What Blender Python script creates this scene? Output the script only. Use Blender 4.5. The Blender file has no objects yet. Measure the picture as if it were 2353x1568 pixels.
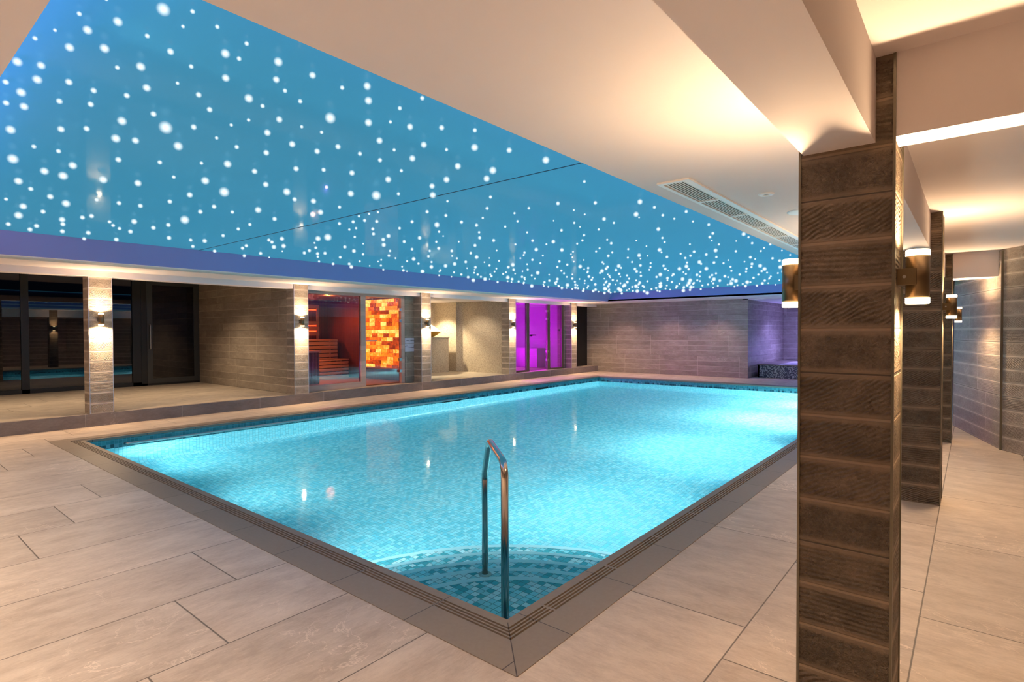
import bpy, bmesh, math, random
from mathutils import Vector, Matrix
sc = bpy.context.scene
COL = sc.collection
R = math.radians

# ---------------------------------------------------------------- camera
cam_d = bpy.data.cameras.new('camera'); cam = bpy.data.objects.new('camera', cam_d); COL.objects.link(cam)
cam_d.sensor_fit = 'HORIZONTAL'; cam_d.sensor_width = 36.0; cam_d.lens = 1284.3 / 2353 * 36.0
cam_d.clip_start = 0.05; cam_d.clip_end = 200
_yaw, _pit, _rol = 0.688663, 0.0171, -0.00367
_f = Vector((-math.sin(_yaw) * math.cos(_pit), math.cos(_yaw) * math.cos(_pit), -math.sin(_pit)))
_r = Vector((math.cos(_yaw), math.sin(_yaw), 0)); _u = _r.cross(_f)
_rr = math.cos(_rol) * _r + math.sin(_rol) * _u; _uu = -math.sin(_rol) * _r + math.cos(_rol) * _u
_m = Matrix((_rr, _uu, -_f)).transposed().to_4x4(); _m.translation = Vector((0, 0, 1.5))
cam.matrix_world = _m
sc.camera = cam

# ---------------------------------------------------------------- world, exposure, light settings
W = bpy.data.worlds.new('night'); sc.world = W; W.use_nodes = True
W.node_tree.nodes['Background'].inputs[0].default_value = (0.004, 0.006, 0.012, 1)
W.node_tree.nodes['Background'].inputs[1].default_value = 1.0
sc.view_settings.view_transform = 'Standard'; sc.view_settings.look = 'None'
sc.view_settings.gamma = 1.0; sc.view_settings.use_curve_mapping = False
sc.view_settings.exposure = 0.3
cy = sc.cycles
cy.use_denoising = True
cy.max_bounces = 14; cy.diffuse_bounces = 7; cy.glossy_bounces = 4; cy.transmission_bounces = 8; cy.transparent_max_bounces = 24
cy.caustics_refractive = True; cy.caustics_reflective = False
cy.sample_clamp_indirect = 6.0; cy.blur_glossy = 0.5

WARM = (1.0, 0.66, 0.36)
P_SCONCE = 70.0          # watts of each of a sconce's two lamps
P_SCONCE_LEFT = 62.0
P_POOL = 315.0
P_DOWN = 265.0
P_COVE = 3.0

def light(name, typ, loc, power, color, direction=None, parent=None, **kw):
    d = bpy.data.lights.new(name, typ); d.energy = power; d.color = color
    for k, v in kw.items(): setattr(d, k, v)
    o = bpy.data.objects.new(name, d); COL.objects.link(o); o.location = loc
    if direction is not None:
        o.rotation_euler = Vector(direction).to_track_quat('-Z', 'Y').to_euler()
    if parent: o.parent = parent
    if name in ('cove_light', 'sauna_light', 'steam_light', 'tub_light'): d.cycles.use_multiple_importance_sampling = False
    return o

# ---------------------------------------------------------------- object helpers
def empty(name, loc, label, cat, group=None, rz=0.0):
    o = bpy.data.objects.new(name, None); COL.objects.link(o); o.location = loc; o.rotation_euler = (0, 0, rz)
    o.empty_display_size = 0.1
    return tag(o, label, cat, group)
def tag(o, label=None, cat=None, group=None, kind=None):
    if label: o['label'] = label
    if cat: o['category'] = cat
    if group: o['group'] = group
    if kind: o['kind'] = kind
    return o
class MB:
    def __init__(s): s.v = []; s.f = []; s.mi = []; s.sm = []
    def add(s, vs, fs, smooth=False, mi=0):
        b = len(s.v); s.v += [tuple(v) for v in vs]
        for f in fs: s.f.append([b + i for i in f]); s.sm.append(smooth); s.mi.append(mi)
        return s
    def box(s, x0, x1, y0, y1, z0, z1, mi=0):
        x0, x1 = sorted((x0, x1)); y0, y1 = sorted((y0, y1)); z0, z1 = sorted((z0, z1))
        return s.add([(x0,y0,z0),(x1,y0,z0),(x1,y1,z0),(x0,y1,z0),(x0,y0,z1),(x1,y0,z1),(x1,y1,z1),(x0,y1,z1)],
            [(0,3,2,1),(4,5,6,7),(0,1,5,4),(1,2,6,5),(2,3,7,6),(3,0,4,7)], mi=mi)
    def prism(s, pts, z0, z1, mi=0):
        n = len(pts)
        vs = [(x, y, z0) for x, y in pts] + [(x, y, z1) for x, y in pts]
        fs = [tuple(range(n))[::-1], tuple(range(n, 2 * n))] + [(i, (i + 1) % n, n + (i + 1) % n, n + i) for i in range(n)]
        return s.add(vs, fs, mi=mi)
    def quad(s, a, b, c, d, mi=0): return s.add([a, b, c, d], [(0, 1, 2, 3)], mi=mi)
    def lathe(s, prof, c=(0, 0, 0), seg=24, smooth=True, axis='z', mi=0):
        vs = []; n = len(prof)
        for k in range(seg):
            a = 2 * math.pi * k / seg
            for (r, h) in prof:
                p = (r * math.cos(a), r * math.sin(a), h)
                if axis == 'x': p = (p[2], p[0], p[1])
                if axis == 'y': p = (p[1], p[2], p[0])
                vs.append((p[0] + c[0], p[1] + c[1], p[2] + c[2]))
        fs = []
        for k in range(seg):
            k2 = (k + 1) % seg
            for i in range(n - 1):
                fs.append((k * n + i, k2 * n + i, k2 * n + i + 1, k * n + i + 1))
        s.add(vs, fs, smooth, mi)
        return s
    def cyl(s, c, r, h, seg=24, axis='z', mi=0, bev=0.0):
        b = bev
        s.lathe([(0.0, 0), (r - b, 0), (r, b), (r, h - b), (r - b, h), (0.0, h)], c, seg, False, axis, mi)
        return s
    def tube(s, path, r, seg=14, mi=0):
        P = [Vector(p) for p in path]; n = len(P); rings = []
        t0 = (P[1] - P[0]).normalized(); ref = Vector((0, 0, 1)) if abs(t0.z) < 0.9 else Vector((1, 0, 0))
        nrm = t0.cross(ref).normalized(); vs = []
        for i in range(n):
            t = ((P[min(i + 1, n - 1)] - P[i]).normalized() + (P[i] - P[max(i - 1, 0)]).normalized())
            t = t.normalized() if t.length > 1e-6 else t0
            nrm = (nrm - t * nrm.dot(t)).normalized(); bn = t.cross(nrm)
            for k in range(seg):
                a = 2 * math.pi * k / seg; vs.append(P[i] + nrm * (r * math.cos(a)) + bn * (r * math.sin(a)))
        fs = [(i * seg + k, i * seg + (k + 1) % seg, (i + 1) * seg + (k + 1) % seg, (i + 1) * seg + k) for i in range(n - 1) for k in range(seg)]
        s.add(vs, fs, True, mi)
        s.add(vs[:seg], [tuple(range(seg))[::-1]], mi=mi); s.add(vs[-seg:], [tuple(range(seg))], mi=mi)
        return s
    def build(s, name, mat, parent=None, loc=(0, 0, 0), bevel=0.0):
        me = bpy.data.meshes.new(name); me.from_pydata(s.v, [], s.f)
        for m in (mat if isinstance(mat, (list, tuple)) else [mat]): me.materials.append(m)
        for p, m, k in zip(me.polygons, s.mi, s.sm): p.material_index = m; p.use_smooth = k
        bm = bmesh.new(); bm.from_mesh(me)
        bmesh.ops.remove_doubles(bm, verts=bm.verts, dist=1e-5)
        if bevel > 0:
            es = [e for e in bm.edges if len(e.link_faces) == 2 and e.calc_face_angle(0) > 0.6]
            bmesh.ops.bevel(bm, geom=es, offset=bevel, segments=2, affect='EDGES', profile=0.6)
        bmesh.ops.recalc_face_normals(bm, faces=bm.faces)
        bm.to_mesh(me); bm.free()
        o = bpy.data.objects.new(name, me); COL.objects.link(o); o.location = loc
        if parent: o.parent = parent
        return o
def struct(name, mb, mat, label=None):
    o = mb.build(name, mat); o['kind'] = 'structure'
    if label: o['label'] = label
    return o
def one(name, mb, mat, label, cat, group=None, loc=(0, 0, 0), bevel=0.0):
    return tag(mb.build(name, mat, loc=loc, bevel=bevel), label, cat, group)
def arc_path(pts, rad, n=8):
    """a polyline with rounded corners"""
    P = [Vector(p) for p in pts]; out = [P[0]]
    for i in range(1, len(P) - 1):
        a = (P[i - 1] - P[i]).normalized(); b = (P[i + 1] - P[i]).normalized()
        r = rad[i - 1] if isinstance(rad, (list, tuple)) else rad
        p0 = P[i] + a * r; p1 = P[i] + b * r
        for k in range(n + 1):
            t = k / n; out.append(p0 * (1 - t) ** 2 + P[i] * 2 * t * (1 - t) + p1 * t * t)
    out.append(P[-1]); return out

# ---------------------------------------------------------------- material helpers
class NT:
    """small wrapper that turns python calls into shader nodes"""
    def __init__(s, name):
        s.m = bpy.data.materials.new(name); s.m.use_nodes = True; s.t = s.m.node_tree; s.t.nodes.clear()
        s.out = s.t.nodes.new('ShaderNodeOutputMaterial')
    def n(s, typ, **kw):
        nd = s.t.nodes.new(typ)
        for k, v in kw.items(): setattr(nd, k, v)
        return nd
    def set(s, sock, v):
        if v is None: return
        if isinstance(v, bpy.types.NodeSocket): s.t.links.new(v, sock)
        elif isinstance(v, (tuple, list)) and sock.type == 'RGBA' and len(v) == 3: sock.default_value = (*v, 1)
        else: sock.default_value = v
    def M(s, op, a, b=None, c=None, clamp=False):
        nd = s.n('ShaderNodeMath', operation=op, use_clamp=clamp)
        for i, v in enumerate((a, b, c)):
            if v is not None: s.set(nd.inputs[i], v)
        return nd.outputs[0]
    def pos(s):
        g = s.n('ShaderNodeNewGeometry'); x = s.n('ShaderNodeSeparateXYZ'); s.t.links.new(g.outputs['Position'], x.inputs[0])
        nn = s.n('ShaderNodeSeparateXYZ'); s.t.links.new(g.outputs['True Normal'], nn.inputs[0])
        return x.outputs, nn.outputs, g
    def vec(s, x, y, z):
        c = s.n('ShaderNodeCombineXYZ')
        for i, v in enumerate((x, y, z)): s.set(c.inputs[i], v)
        return c.outputs[0]
    def noise(s, v, scale, detail=4, rough=0.55, dist=0.0):
        nd = s.n('ShaderNodeTexNoise'); s.set(nd.inputs['Vector'], v); nd.inputs['Scale'].default_value = scale
        nd.inputs['Detail'].default_value = detail; nd.inputs['Roughness'].default_value = rough; nd.inputs['Distortion'].default_value = dist
        return nd.outputs[0]
    def white(s, v):
        nd = s.n('ShaderNodeTexWhiteNoise', noise_dimensions='3D'); s.set(nd.inputs['Vector'], v); return nd.outputs[0]
    def mix(s, f, a, b, mode='MIX'):
        nd = s.n('ShaderNodeMix', data_type='RGBA', blend_type=mode); s.set(nd.inputs[0], f); s.set(nd.inputs[6], a); s.set(nd.inputs[7], b)
        return nd.outputs[2]
    def mixf(s, f, a, b):
        nd = s.n('ShaderNodeMix', data_type='FLOAT'); s.set(nd.inputs[0], f); s.set(nd.inputs[2], a); s.set(nd.inputs[3], b)
        return nd.outputs[0]
    def ramp(s, v, a, b, lo=0.0, hi=1.0):
        nd = s.n('ShaderNodeMapRange', interpolation_type='SMOOTHSTEP'); s.set(nd.inputs[0], v)
        nd.inputs[1].default_value = a; nd.inputs[2].default_value = b; nd.inputs[3].default_value = lo; nd.inputs[4].default_value = hi
        return nd.outputs[0]
    def line(s, frac, size, w):
        """1 on the joint, 0 elsewhere: frac in 0..1 of a cell of that size, w = joint width in metres"""
        d = s.M('MULTIPLY', s.M('MINIMUM', frac, s.M('SUBTRACT', 1.0, frac)), size)
        return s.ramp(d, w * 0.35, w * 0.75, 1.0, 0.0)
    def bump(s, h, strength=0.5, dist=0.01, normal=None):
        nd = s.n('ShaderNodeBump'); nd.inputs['Strength'].default_value = strength; nd.inputs['Distance'].default_value = dist
        s.set(nd.inputs['Height'], h)
        if normal is not None: s.set(nd.inputs['Normal'], normal)
        return nd.outputs[0]
    def bsdf(s, color=(0.8, 0.8, 0.8), rough=0.5, metal=0.0, normal=None, spec=0.5, emis=None, estr=0.0, **kw):
        nd = s.n('ShaderNodeBsdfPrincipled'); s.set(nd.inputs['Base Color'], color); s.set(nd.inputs['Roughness'], rough)
        s.set(nd.inputs['Metallic'], metal); nd.inputs['Specular IOR Level'].default_value = spec
        if normal is not None: s.set(nd.inputs['Normal'], normal)
        if emis is not None: s.set(nd.inputs['Emission Color'], emis); s.set(nd.inputs['Emission Strength'], estr)
        for k, v in kw.items(): s.set(nd.inputs[k], v)
        return nd.outputs[0]
    def done(s, surf, sample=True):
        s.t.links.new(surf, s.out.inputs['Surface'])
        if not sample:
            try: s.m.cycles.emission_sampling = 'NONE'
            except Exception: pass
        return s.m
def plain(name, color, rough=0.5, metal=0.0, var=0.06, scale=8, **kw):
    t = NT(name); p, n, g = t.pos()
    nz = t.noise(g.outputs['Position'], scale, 5)
    c = t.mix(t.M('MULTIPLY', nz, 1.0), tuple(v * (1 - var) for v in color), tuple(min(1, v * (1 + var)) for v in color))
    return t.done(t.bsdf(c, rough, metal, **kw))

def stone_noise(t, u, v, w=0.0, iso=False):
    """streaky stone: stretched noise plus fine pale veins; returns value 0..1 and vein mask"""
    a = t.noise(t.vec(t.M('MULTIPLY', u, 3.2 if iso else 1.8), t.M('MULTIPLY', v, 4.2), w), 1.6, 10, 0.75, 0.1)
    b = t.noise(t.vec(t.M('MULTIPLY', u, 30.0 if iso else 9.0), t.M('MULTIPLY', v, 42.0 if iso else 34.0), w), 2.0, 6, 0.75)
    val = t.M('ADD', t.M('MULTIPLY', a, 0.72), t.M('MULTIPLY', b, 0.28))
    vv = t.noise(t.vec(t.M('MULTIPLY', u, 1.1), t.M('MULTIPLY', v, 1.7), t.M('ADD', w, 7.0)), 1.7, 7, 0.6, 1.1)
    vein = t.ramp(t.M('ABSOLUTE', t.M('SUBTRACT', vv, 0.5)), 0.0, 0.011, 1.0, 0.0)
    mask = t.ramp(t.noise(t.vec(u, v, t.M('ADD', w, 3.0)), 0.9, 2), 0.5, 0.66)
    return val, t.M('MULTIPLY', vein, mask)

def wall_stone(name, dark, lite, relief=0.0, band=0.168, per=4, length=1.344, off=0.336, z0=0.0, u0=0.0, rough=0.6, diru=None, vjoint=True, spec=0.35):
    """tiles cut into horizontal bands (grooves), real joints every `per` bands; relief > 0 gives split-face bands"""
    t = NT(name); p, n, g = t.pos()
    if diru: u = t.M('ADD', t.M('MULTIPLY', p[0], diru[0]), t.M('MULTIPLY', p[1], diru[1]))
    else: u = t.mixf(t.M('GREATER_THAN', t.M('ABSOLUTE', n[1]), 0.5), p[1], p[0])
    u = t.M('ADD', u, u0); z = t.M('SUBTRACT', p[2], z0)
    bz = t.M('DIVIDE', z, band); bi = t.M('FLOOR', bz); bf = t.M('FRACT', bz)
    tz = t.M('DIVIDE', z, band * per); ti = t.M('FLOOR', tz); tf = t.M('FRACT', tz)
    us = t.M('DIVIDE', t.M('ADD', u, t.M('MULTIPLY', ti, off)), length); ui = t.M('FLOOR', us); uf = t.M('FRACT', us)
    gz = t.line(bf, band, 0.010); jz = t.line(tf, band * per, 0.006)
    gu = t.line(uf, length, 0.008) if vjoint else 0.0
    if not vjoint: ui = 0.0
    rnd = t.white(t.vec(bi, ui, 1.7)); rnd2 = t.white(t.vec(bi, ui, 9.3))
    val, vein = stone_noise(t, u, z, t.M('MULTIPLY', rnd, 20.0), iso=relief > 0.4)
    c = t.mix(t.ramp(val, 0.3, 0.72), dark, lite)
    c = t.mix(t.M('MULTIPLY', vein, 0.45), c, tuple(min(1, v * 1.7) for v in lite))
    c = t.mix(1.0, c, t.vec(*(t.M('ADD', 0.86, t.M('MULTIPLY', rnd2, 0.24)) for _ in range(3))), 'MULTIPLY')
    gm = t.M('MAXIMUM', gz, gu) if vjoint else gz
    c = t.mix(t.M('MULTIPLY', gm, 0.7), c, tuple(min(1, v * 1.6) for v in lite))  # grooves lightened in colour for the light their bevels catch
    if relief > 0: c = t.mix(t.M('SUBTRACT', 0.38, t.M('MULTIPLY', t.M('MULTIPLY', t.ramp(bf, 0.06, 0.16), t.ramp(bf, 0.82, 0.92, 1.0, 0.0)), 0.38)), c, tuple(min(1, v * 1.35) for v in lite))
    c = t.mix(t.M('MULTIPLY', jz, 0.85), c, (0.03, 0.025, 0.02))
    h = t.M('SUBTRACT', t.M('MULTIPLY', val, 0.12), t.M('MULTIPLY', t.M('MAXIMUM', gm, jz), 0.9))
    nrm = t.bump(h, 0.7, 0.008)
    if relief > 0:
        warp = t.noise(t.vec(t.M('MULTIPLY', u, 5.0), t.M('MULTIPLY', z, 4.0), bi), 1.0, 3)
        ridge = t.M('SINE', t.M('ADD', t.M('MULTIPLY', z, 330.0), t.M('MULTIPLY', warp, 11.0)))
        diag = t.M('SINE', t.M('ADD', t.M('ADD', t.M('MULTIPLY', z, 330.0), t.M('MULTIPLY', u, -190.0)), t.M('MULTIPLY', warp, 26.0)))
        chip = t.M('MULTIPLY', t.M('SUBTRACT', t.noise(t.vec(u, z, bi), 55.0, 3, 0.6, 0.5), 0.5), 4.0)
        pick = rnd
        k1 = t.M('LESS_THAN', pick, 0.33); k2 = t.M('GREATER_THAN', pick, 0.66)
        rel = t.M('ADD', t.M('ADD', t.M('MULTIPLY', k1, ridge), t.M('MULTIPLY', k2, diag)), t.M('MULTIPLY', t.M('SUBTRACT', 1.0, t.M('ADD', k1, k2)), chip))
        rel = t.M('ADD', t.M('MULTIPLY', rel, t.ramp(t.noise(t.vec(u, z, bi), 9.0, 3), 0.35, 0.6, 0.25, 1.0)), t.M('MULTIPLY', chip, 0.75))
        win = t.M('MULTIPLY', t.ramp(bf, 0.06, 0.2), t.ramp(bf, 0.80, 0.94, 1.0, 0.0))
        nrm = t.bump(t.M('MULTIPLY', rel, win), min(1.0, relief), 0.007, nrm)
    return t.done(t.bsdf(c, rough, normal=nrm, spec=spec))

def floor_stone(name, dark, lite):
    t = NT(name); p, n, g = t.pos()
    x, y = p[0], p[1]
    left = t.M('LESS_THAN', x, -1.53)
    xs = t.M('DIVIDE', t.M('SUBTRACT', x, t.M('ADD', -0.2, t.M('MULTIPLY', left, 0.131))), 0.672)
    xi = t.M('FLOOR', xs); xf = t.M('FRACT', xs)
    k = t.M('ADD', xi, t.M('MULTIPLY', left, 0.0))
    ys = t.M('DIVIDE', t.M('ADD', t.M('SUBTRACT', y, 2.22), t.M('MULTIPLY', k, 0.343)), 1.372)
    yi = t.M('FLOOR', ys); yf = t.M('FRACT', ys)
    j = t.M('MAXIMUM', t.line(xf, 0.672, 0.006), t.line(yf, 1.372, 0.007))
    rnd = t.white(t.vec(xi, yi, 0.5)); w = t.M('MULTIPLY', rnd, 30.0)
    v1, ve1 = stone_noise(t, y, x, w); v2, ve2 = stone_noise(t, x, y, w)
    val = t.mixf(left, v2, v1); vein = t.mixf(left, ve2, ve1)
    c = t.mix(t.ramp(val, 0.32, 0.68), dark, lite)
    cl = t.noise(t.vec(x, y, w), 2.2, 5, 0.7)
    c = t.mix(t.ramp(cl, 0.5, 0.8, 0.0, 0.35), c, tuple(v * 0.72 for v in dark))
    c = t.mix(t.M('MULTIPLY', vein, 0.55), c, tuple(min(1, v * 1.5) for v in lite))
    c = t.mix(1.0, c, t.vec(*(t.M('ADD', 0.92, t.M('MULTIPLY', rnd, 0.14)) for _ in range(3))), 'MULTIPLY')
    c = t.mix(t.M('MULTIPLY', j, 0.8), c, (0.07, 0.055, 0.045))
    nrm = t.bump(t.M('SUBTRACT', t.M('MULTIPLY', val, 0.25), j), 0.35, 0.003)
    return t.done(t.bsdf(c, t.mixf(val, 0.42, 0.6), normal=nrm, spec=0.35))

def mosaic(name, cols, size=0.05, grout=(0.2, 0.35, 0.36), gw=0.004, rough=0.25, band=False, rgh_n=0.0, spec=0.5, probs=(0.35, 0.7)):
    """small square tiles, each picking one of three colours"""
    t = NT(name); p, n, g = t.pos()
    ax = t.M('GREATER_THAN', t.M('ABSOLUTE', n[0]), 0.7); ay = t.M('GREATER_THAN', t.M('ABSOLUTE', n[1]), 0.7)
    u = t.mixf(ax, p[0], p[1]); flat = t.M('GREATER_THAN', t.M('ABSOLUTE', n[2]), 0.7)
    v = t.mixf(flat, p[2], p[1]); u = t.mixf(flat, u, p[0])
    us = t.M('DIVIDE', u, size); vs = t.M('DIVIDE', v, size)
    r = t.white(t.vec(t.M('FLOOR', us), t.M('FLOOR', vs), flat)); r2 = t.white(t.vec(t.M('FLOOR', us), t.M('FLOOR', vs), t.M('ADD', flat, 4.0)))
    c = t.mix(t.M('GREATER_THAN', r, probs[0]), cols[0], cols[1]); c = t.mix(t.M('GREATER_THAN', r, probs[1]), c, cols[2])
    if band:   # teal border rows above the waterline, a broken row of dark tiles at the waterline
        top = t.M('GREATER_THAN', p[2], -0.2)
        teal = t.mix(r2, (0.045, 0.22, 0.25), (0.07, 0.30, 0.33))
        dk = t.M('MULTIPLY', t.M('LESS_THAN', p[2], -0.1), t.M('GREATER_THAN', r2, 0.55))
        teal = t.mix(dk, teal, (0.02, 0.07, 0.09)); teal = t.mix(t.M('MULTIPLY', t.M('LESS_THAN', p[2], -0.1), t.M('LESS_THAN', r2, 0.25)), teal, (0.16, 0.36, 0.4))
        c = t.mix(top, c, teal)
    c = t.mix(1.0, c, t.vec(*(t.M('ADD', 0.9, t.M('MULTIPLY', r2, 0.2)) for _ in range(3))), 'MULTIPLY')
    j = t.M('MAXIMUM', t.line(t.M('FRACT', us), size, gw), t.line(t.M('FRACT', vs), size, gw))
    c = t.mix(t.M('MULTIPLY', j, 0.8), c, grout)
    h = t.M('SUBTRACT', 0.0, j)
    if rgh_n: h = t.M('ADD', h, t.M('MULTIPLY', t.M('ADD', t.M('MULTIPLY', t.M('FRACT', us), t.M('SUBTRACT', r, 0.5)), t.M('MULTIPLY', t.M('FRACT', vs), t.M('SUBTRACT', r2, 0.5))), rgh_n))
    return t.done(t.bsdf(c, rough, normal=t.bump(h, 0.4, 0.002), spec=spec))

def glass(name, tint=(1, 1, 1), refl=0.1, trans=0.9, rough=0.0):
    """thin pane: clear or tinted transparency with a fresnel reflection"""
    t = NT(name); fr = t.n('ShaderNodeFresnel'); fr.inputs[0].default_value = 1.5
    tr = t.n('ShaderNodeBsdfTransparent'); t.set(tr.inputs[0], tuple(v * trans for v in tint))
    gl = t.n('ShaderNodeBsdfGlossy'); gl.inputs['Roughness'].default_value = rough
    mx = t.n('ShaderNodeMixShader'); t.set(mx.inputs[0], t.M('MULTIPLY', fr.outputs[0], refl, clamp=True))
    t.t.links.new(tr.outputs[0], mx.inputs[1]); t.t.links.new(gl.outputs[0], mx.inputs[2])
    return t.done(mx.outputs[0])
def emitter(name, color, strength, sample=False):
    t = NT(name); e = t.n('ShaderNodeEmission'); t.set(e.inputs[0], color); t.set(e.inputs[1], strength)
    return t.done(e.outputs[0], sample)
def wood(name, a, b, axis=1, slat=0.09, rough=0.45, vertical=False):
    t = NT(name); p, n, g = t.pos()
    u = p[axis]
    s = t.M('DIVIDE', u if not vertical else t.M('ADD', p[1], p[0]), slat); f = t.M('FRACT', s); r = t.white(t.vec(t.M('FLOOR', s), 1.0, 2.0))
    gr = t.noise(t.vec(t.M('MULTIPLY', p[0], 8.0 if vertical else 2.0), t.M('MULTIPLY', p[1], 8.0 if vertical else 2.0), t.M('MULTIPLY', p[2], 1.5 if vertical else 30.0)), 3.0, 4)
    c = t.mix(gr, a, b); c = t.mix(1.0, c, t.vec(*(t.M('ADD', 0.85, t.M('MULTIPLY', r, 0.3)) for _ in range(3))), 'MULTIPLY')
    if vertical:
        j = t.line(f, slat, 0.008); c = t.mix(j, c, (0.02, 0.01, 0.008))
        return t.done(t.bsdf(c, rough, normal=t.bump(t.M('SUBTRACT', 0.0, j), 0.5, 0.004)))
    return t.done(t.bsdf(c, rough))

# ---------------------------------------------------------------- materials
M_paint = plain('painted plaster', (0.81, 0.75, 0.76), 0.85, var=0.03, scale=2)
M_lilac_lit = plain('plaster tinted for violet light', (0.27, 0.27, 0.56), 0.8, var=0.03, scale=2)  # violet-blue light on the recess sides is put into this colour
M_white = plain('white metal', (0.82, 0.81, 0.79), 0.4, var=0.02)
M_wall = wall_stone('banded stone wall tile', (0.235, 0.195, 0.165), (0.42, 0.36, 0.31), u0=0.31)
M_wallx = wall_stone('banded stone bay tile', (0.25, 0.21, 0.165), (0.40, 0.345, 0.275), z0=0.2, length=1.344, u0=0.1)
M_col = wall_stone('split stone column tile', (0.070, 0.050, 0.032), (0.20, 0.150, 0.105), relief=0.75, z0=-0.01, vjoint=False)
M_coll = wall_stone('split stone bay column tile', (0.27, 0.225, 0.18), (0.46, 0.39, 0.33), relief=0.8, z0=0.20, per=400, vjoint=False)
_d = Vector((0.504, -1.906)).normalized()
M_diag = wall_stone('banded stone angled wall tile', (0.22, 0.185, 0.155), (0.40, 0.345, 0.30), relief=0.25, diru=(_d.x, _d.y))
M_diag2 = wall_stone('split stone angled wall tile', (0.22, 0.185, 0.155), (0.40, 0.345, 0.30), relief=0.6, diru=(0.6, -0.8), length=30.0)
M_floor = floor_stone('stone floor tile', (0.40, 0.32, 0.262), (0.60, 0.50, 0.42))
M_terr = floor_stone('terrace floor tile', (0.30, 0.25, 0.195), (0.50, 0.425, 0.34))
def coping_mat():
    t = NT('coping stone'); p, n, g = t.pos()
    q1 = t.M('ADD', t.M('SUBTRACT', p[0], -1.84), t.M('SUBTRACT', p[1], 2.19))
    q2 = t.M('SUBTRACT', t.M('SUBTRACT', p[1], 2.19), t.M('SUBTRACT', p[0], -9.52))
    near = t.M('MULTIPLY', t.M('LESS_THAN', q1, 0.0), t.M('LESS_THAN', t.M('MINIMUM', q2, t.M('SUBTRACT', p[1], 2.19)), 0.0))
    mitre = t.M('MULTIPLY', t.ramp(t.M('ABSOLUTE', q1), 0.002, 0.005, 1.0, 0.0), t.M('GREATER_THAN', p[0], -1.83))
    along = t.mixf(near, t.M('ADD', p[1], 0.15), p[0])
    s = t.M('DIVIDE', t.M('ADD', along, 0.92), 0.672)
    j = t.M('MAXIMUM', mitre, t.line(t.M('FRACT', s), 0.672, 0.005))
    r = t.white(t.vec(t.M('FLOOR', s), 0.0, 0.0))
    nz = t.noise(g.outputs['Position'], 40.0, 4)
    c = t.mix(nz, (0.225, 0.175, 0.135), (0.275, 0.22, 0.175)); c = t.mix(1.0, c, t.vec(*(t.M('ADD', 0.94, t.M('MULTIPLY', r, 0.12)) for _ in range(3))), 'MULTIPLY')
    c = t.mix(j, c, (0.06, 0.045, 0.04))
    return t.done(t.bsdf(c, 0.5, spec=0.4))
M_coping = coping_mat()
M_riser = wall_stone('step riser stone', (0.21, 0.17, 0.15), (0.33, 0.28, 0.25), band=3.0, per=1, length=1.406, u0=0.285, z0=-0.5)
M_black = plain('black void', (0.012, 0.01, 0.009), 0.6)
M_pool = mosaic('pool mosaic', ((0.43, 0.85, 0.92), (0.54, 0.90, 0.95), (0.30, 0.77, 0.87)), 0.05, grout=(0.16, 0.42, 0.5), band=True)
M_step = mosaic('step mosaic', ((0.14, 0.52, 0.58), (0.46, 0.84, 0.88), (0.95, 1.0, 1.0)), 0.05, grout=(0.12, 0.2, 0.22))
M_nose = plain('step nosing tile', (0.86, 0.98, 1.0), 0.3, var=0.02)
M_beige = mosaic('beige mosaic', ((0.50, 0.43, 0.33), (0.42, 0.35, 0.27), (0.33, 0.27, 0.21)), 0.02, grout=(0.42, 0.37, 0.3), gw=0.003, rough=0.28, rgh_n=2.0, probs=(0.45, 0.85))
M_tubm = mosaic('tub mosaic', ((0.06, 0.06, 0.09), (0.10, 0.10, 0.14), (0.55, 0.55, 0.58)), 0.025, grout=(0.1, 0.1, 0.12), gw=0.003, probs=(0.3, 0.6))
M_vent = plain('white vent enamel', (0.95, 0.95, 0.95), 0.4, var=0.01)
M_steel = plain('polished steel', (0.62, 0.55, 0.5), 0.16, 1.0, var=0.1)
M_steel_d = plain('brushed steel', (0.55, 0.54, 0.52), 0.3, 1.0, var=0.05)
M_bronze = plain('bronze lamp body', (0.20, 0.145, 0.085), 0.32, 0.85, var=0.08)
M_cap = emitter('opal lamp glass', (1.0, 0.72, 0.38), 9.0)
M_trim = plain('anodised edge trim', (0.62, 0.60, 0.66), 0.35, 0.7)
M_alu = plain('dark aluminium', (0.035, 0.036, 0.034), 0.4, 0.5)
M_alu2 = plain('grey steel frame', (0.16, 0.145, 0.11), 0.35, 0.7)
M_cedar = wood('sauna cedar', (0.42, 0.22, 0.11), (0.56, 0.33, 0.17), axis=2)
M_cedarv = wood('sauna panelling', (0.10, 0.03, 0.018), (0.16, 0.055, 0.03), vertical=True, slat=0.1)
M_fwood = wood('pale frame timber', (0.55, 0.37, 0.29), (0.66, 0.46, 0.37), axis=2)
M_dglass = glass('dark window glass', (0.5, 0.5, 0.5), refl=2.2, trans=0.5)
M_sglass = glass('sauna glass', (1.0, 0.96, 0.95), refl=1.0, trans=0.92)
M_pglass = glass('steam room glass', (0.95, 0.9, 1.0), refl=0.8, trans=0.9)
M_steam = plain('steam room tile', (0.7, 0.68, 0.7), 0.4)
M_bowl = plain('gold bowl', (0.85, 0.48, 0.06), 0.35, 0.35)
M_ice = plain('crushed ice', (0.9, 0.9, 0.88), 0.6)
M_sign = plain('sign panel', (0.72, 0.70, 0.80), 0.5, var=0.02)
M_ink = plain('sign lettering', (0.03, 0.025, 0.06), 0.6)
M_grey = plain('grey core', (0.25, 0.24, 0.22), 0.5)

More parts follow.
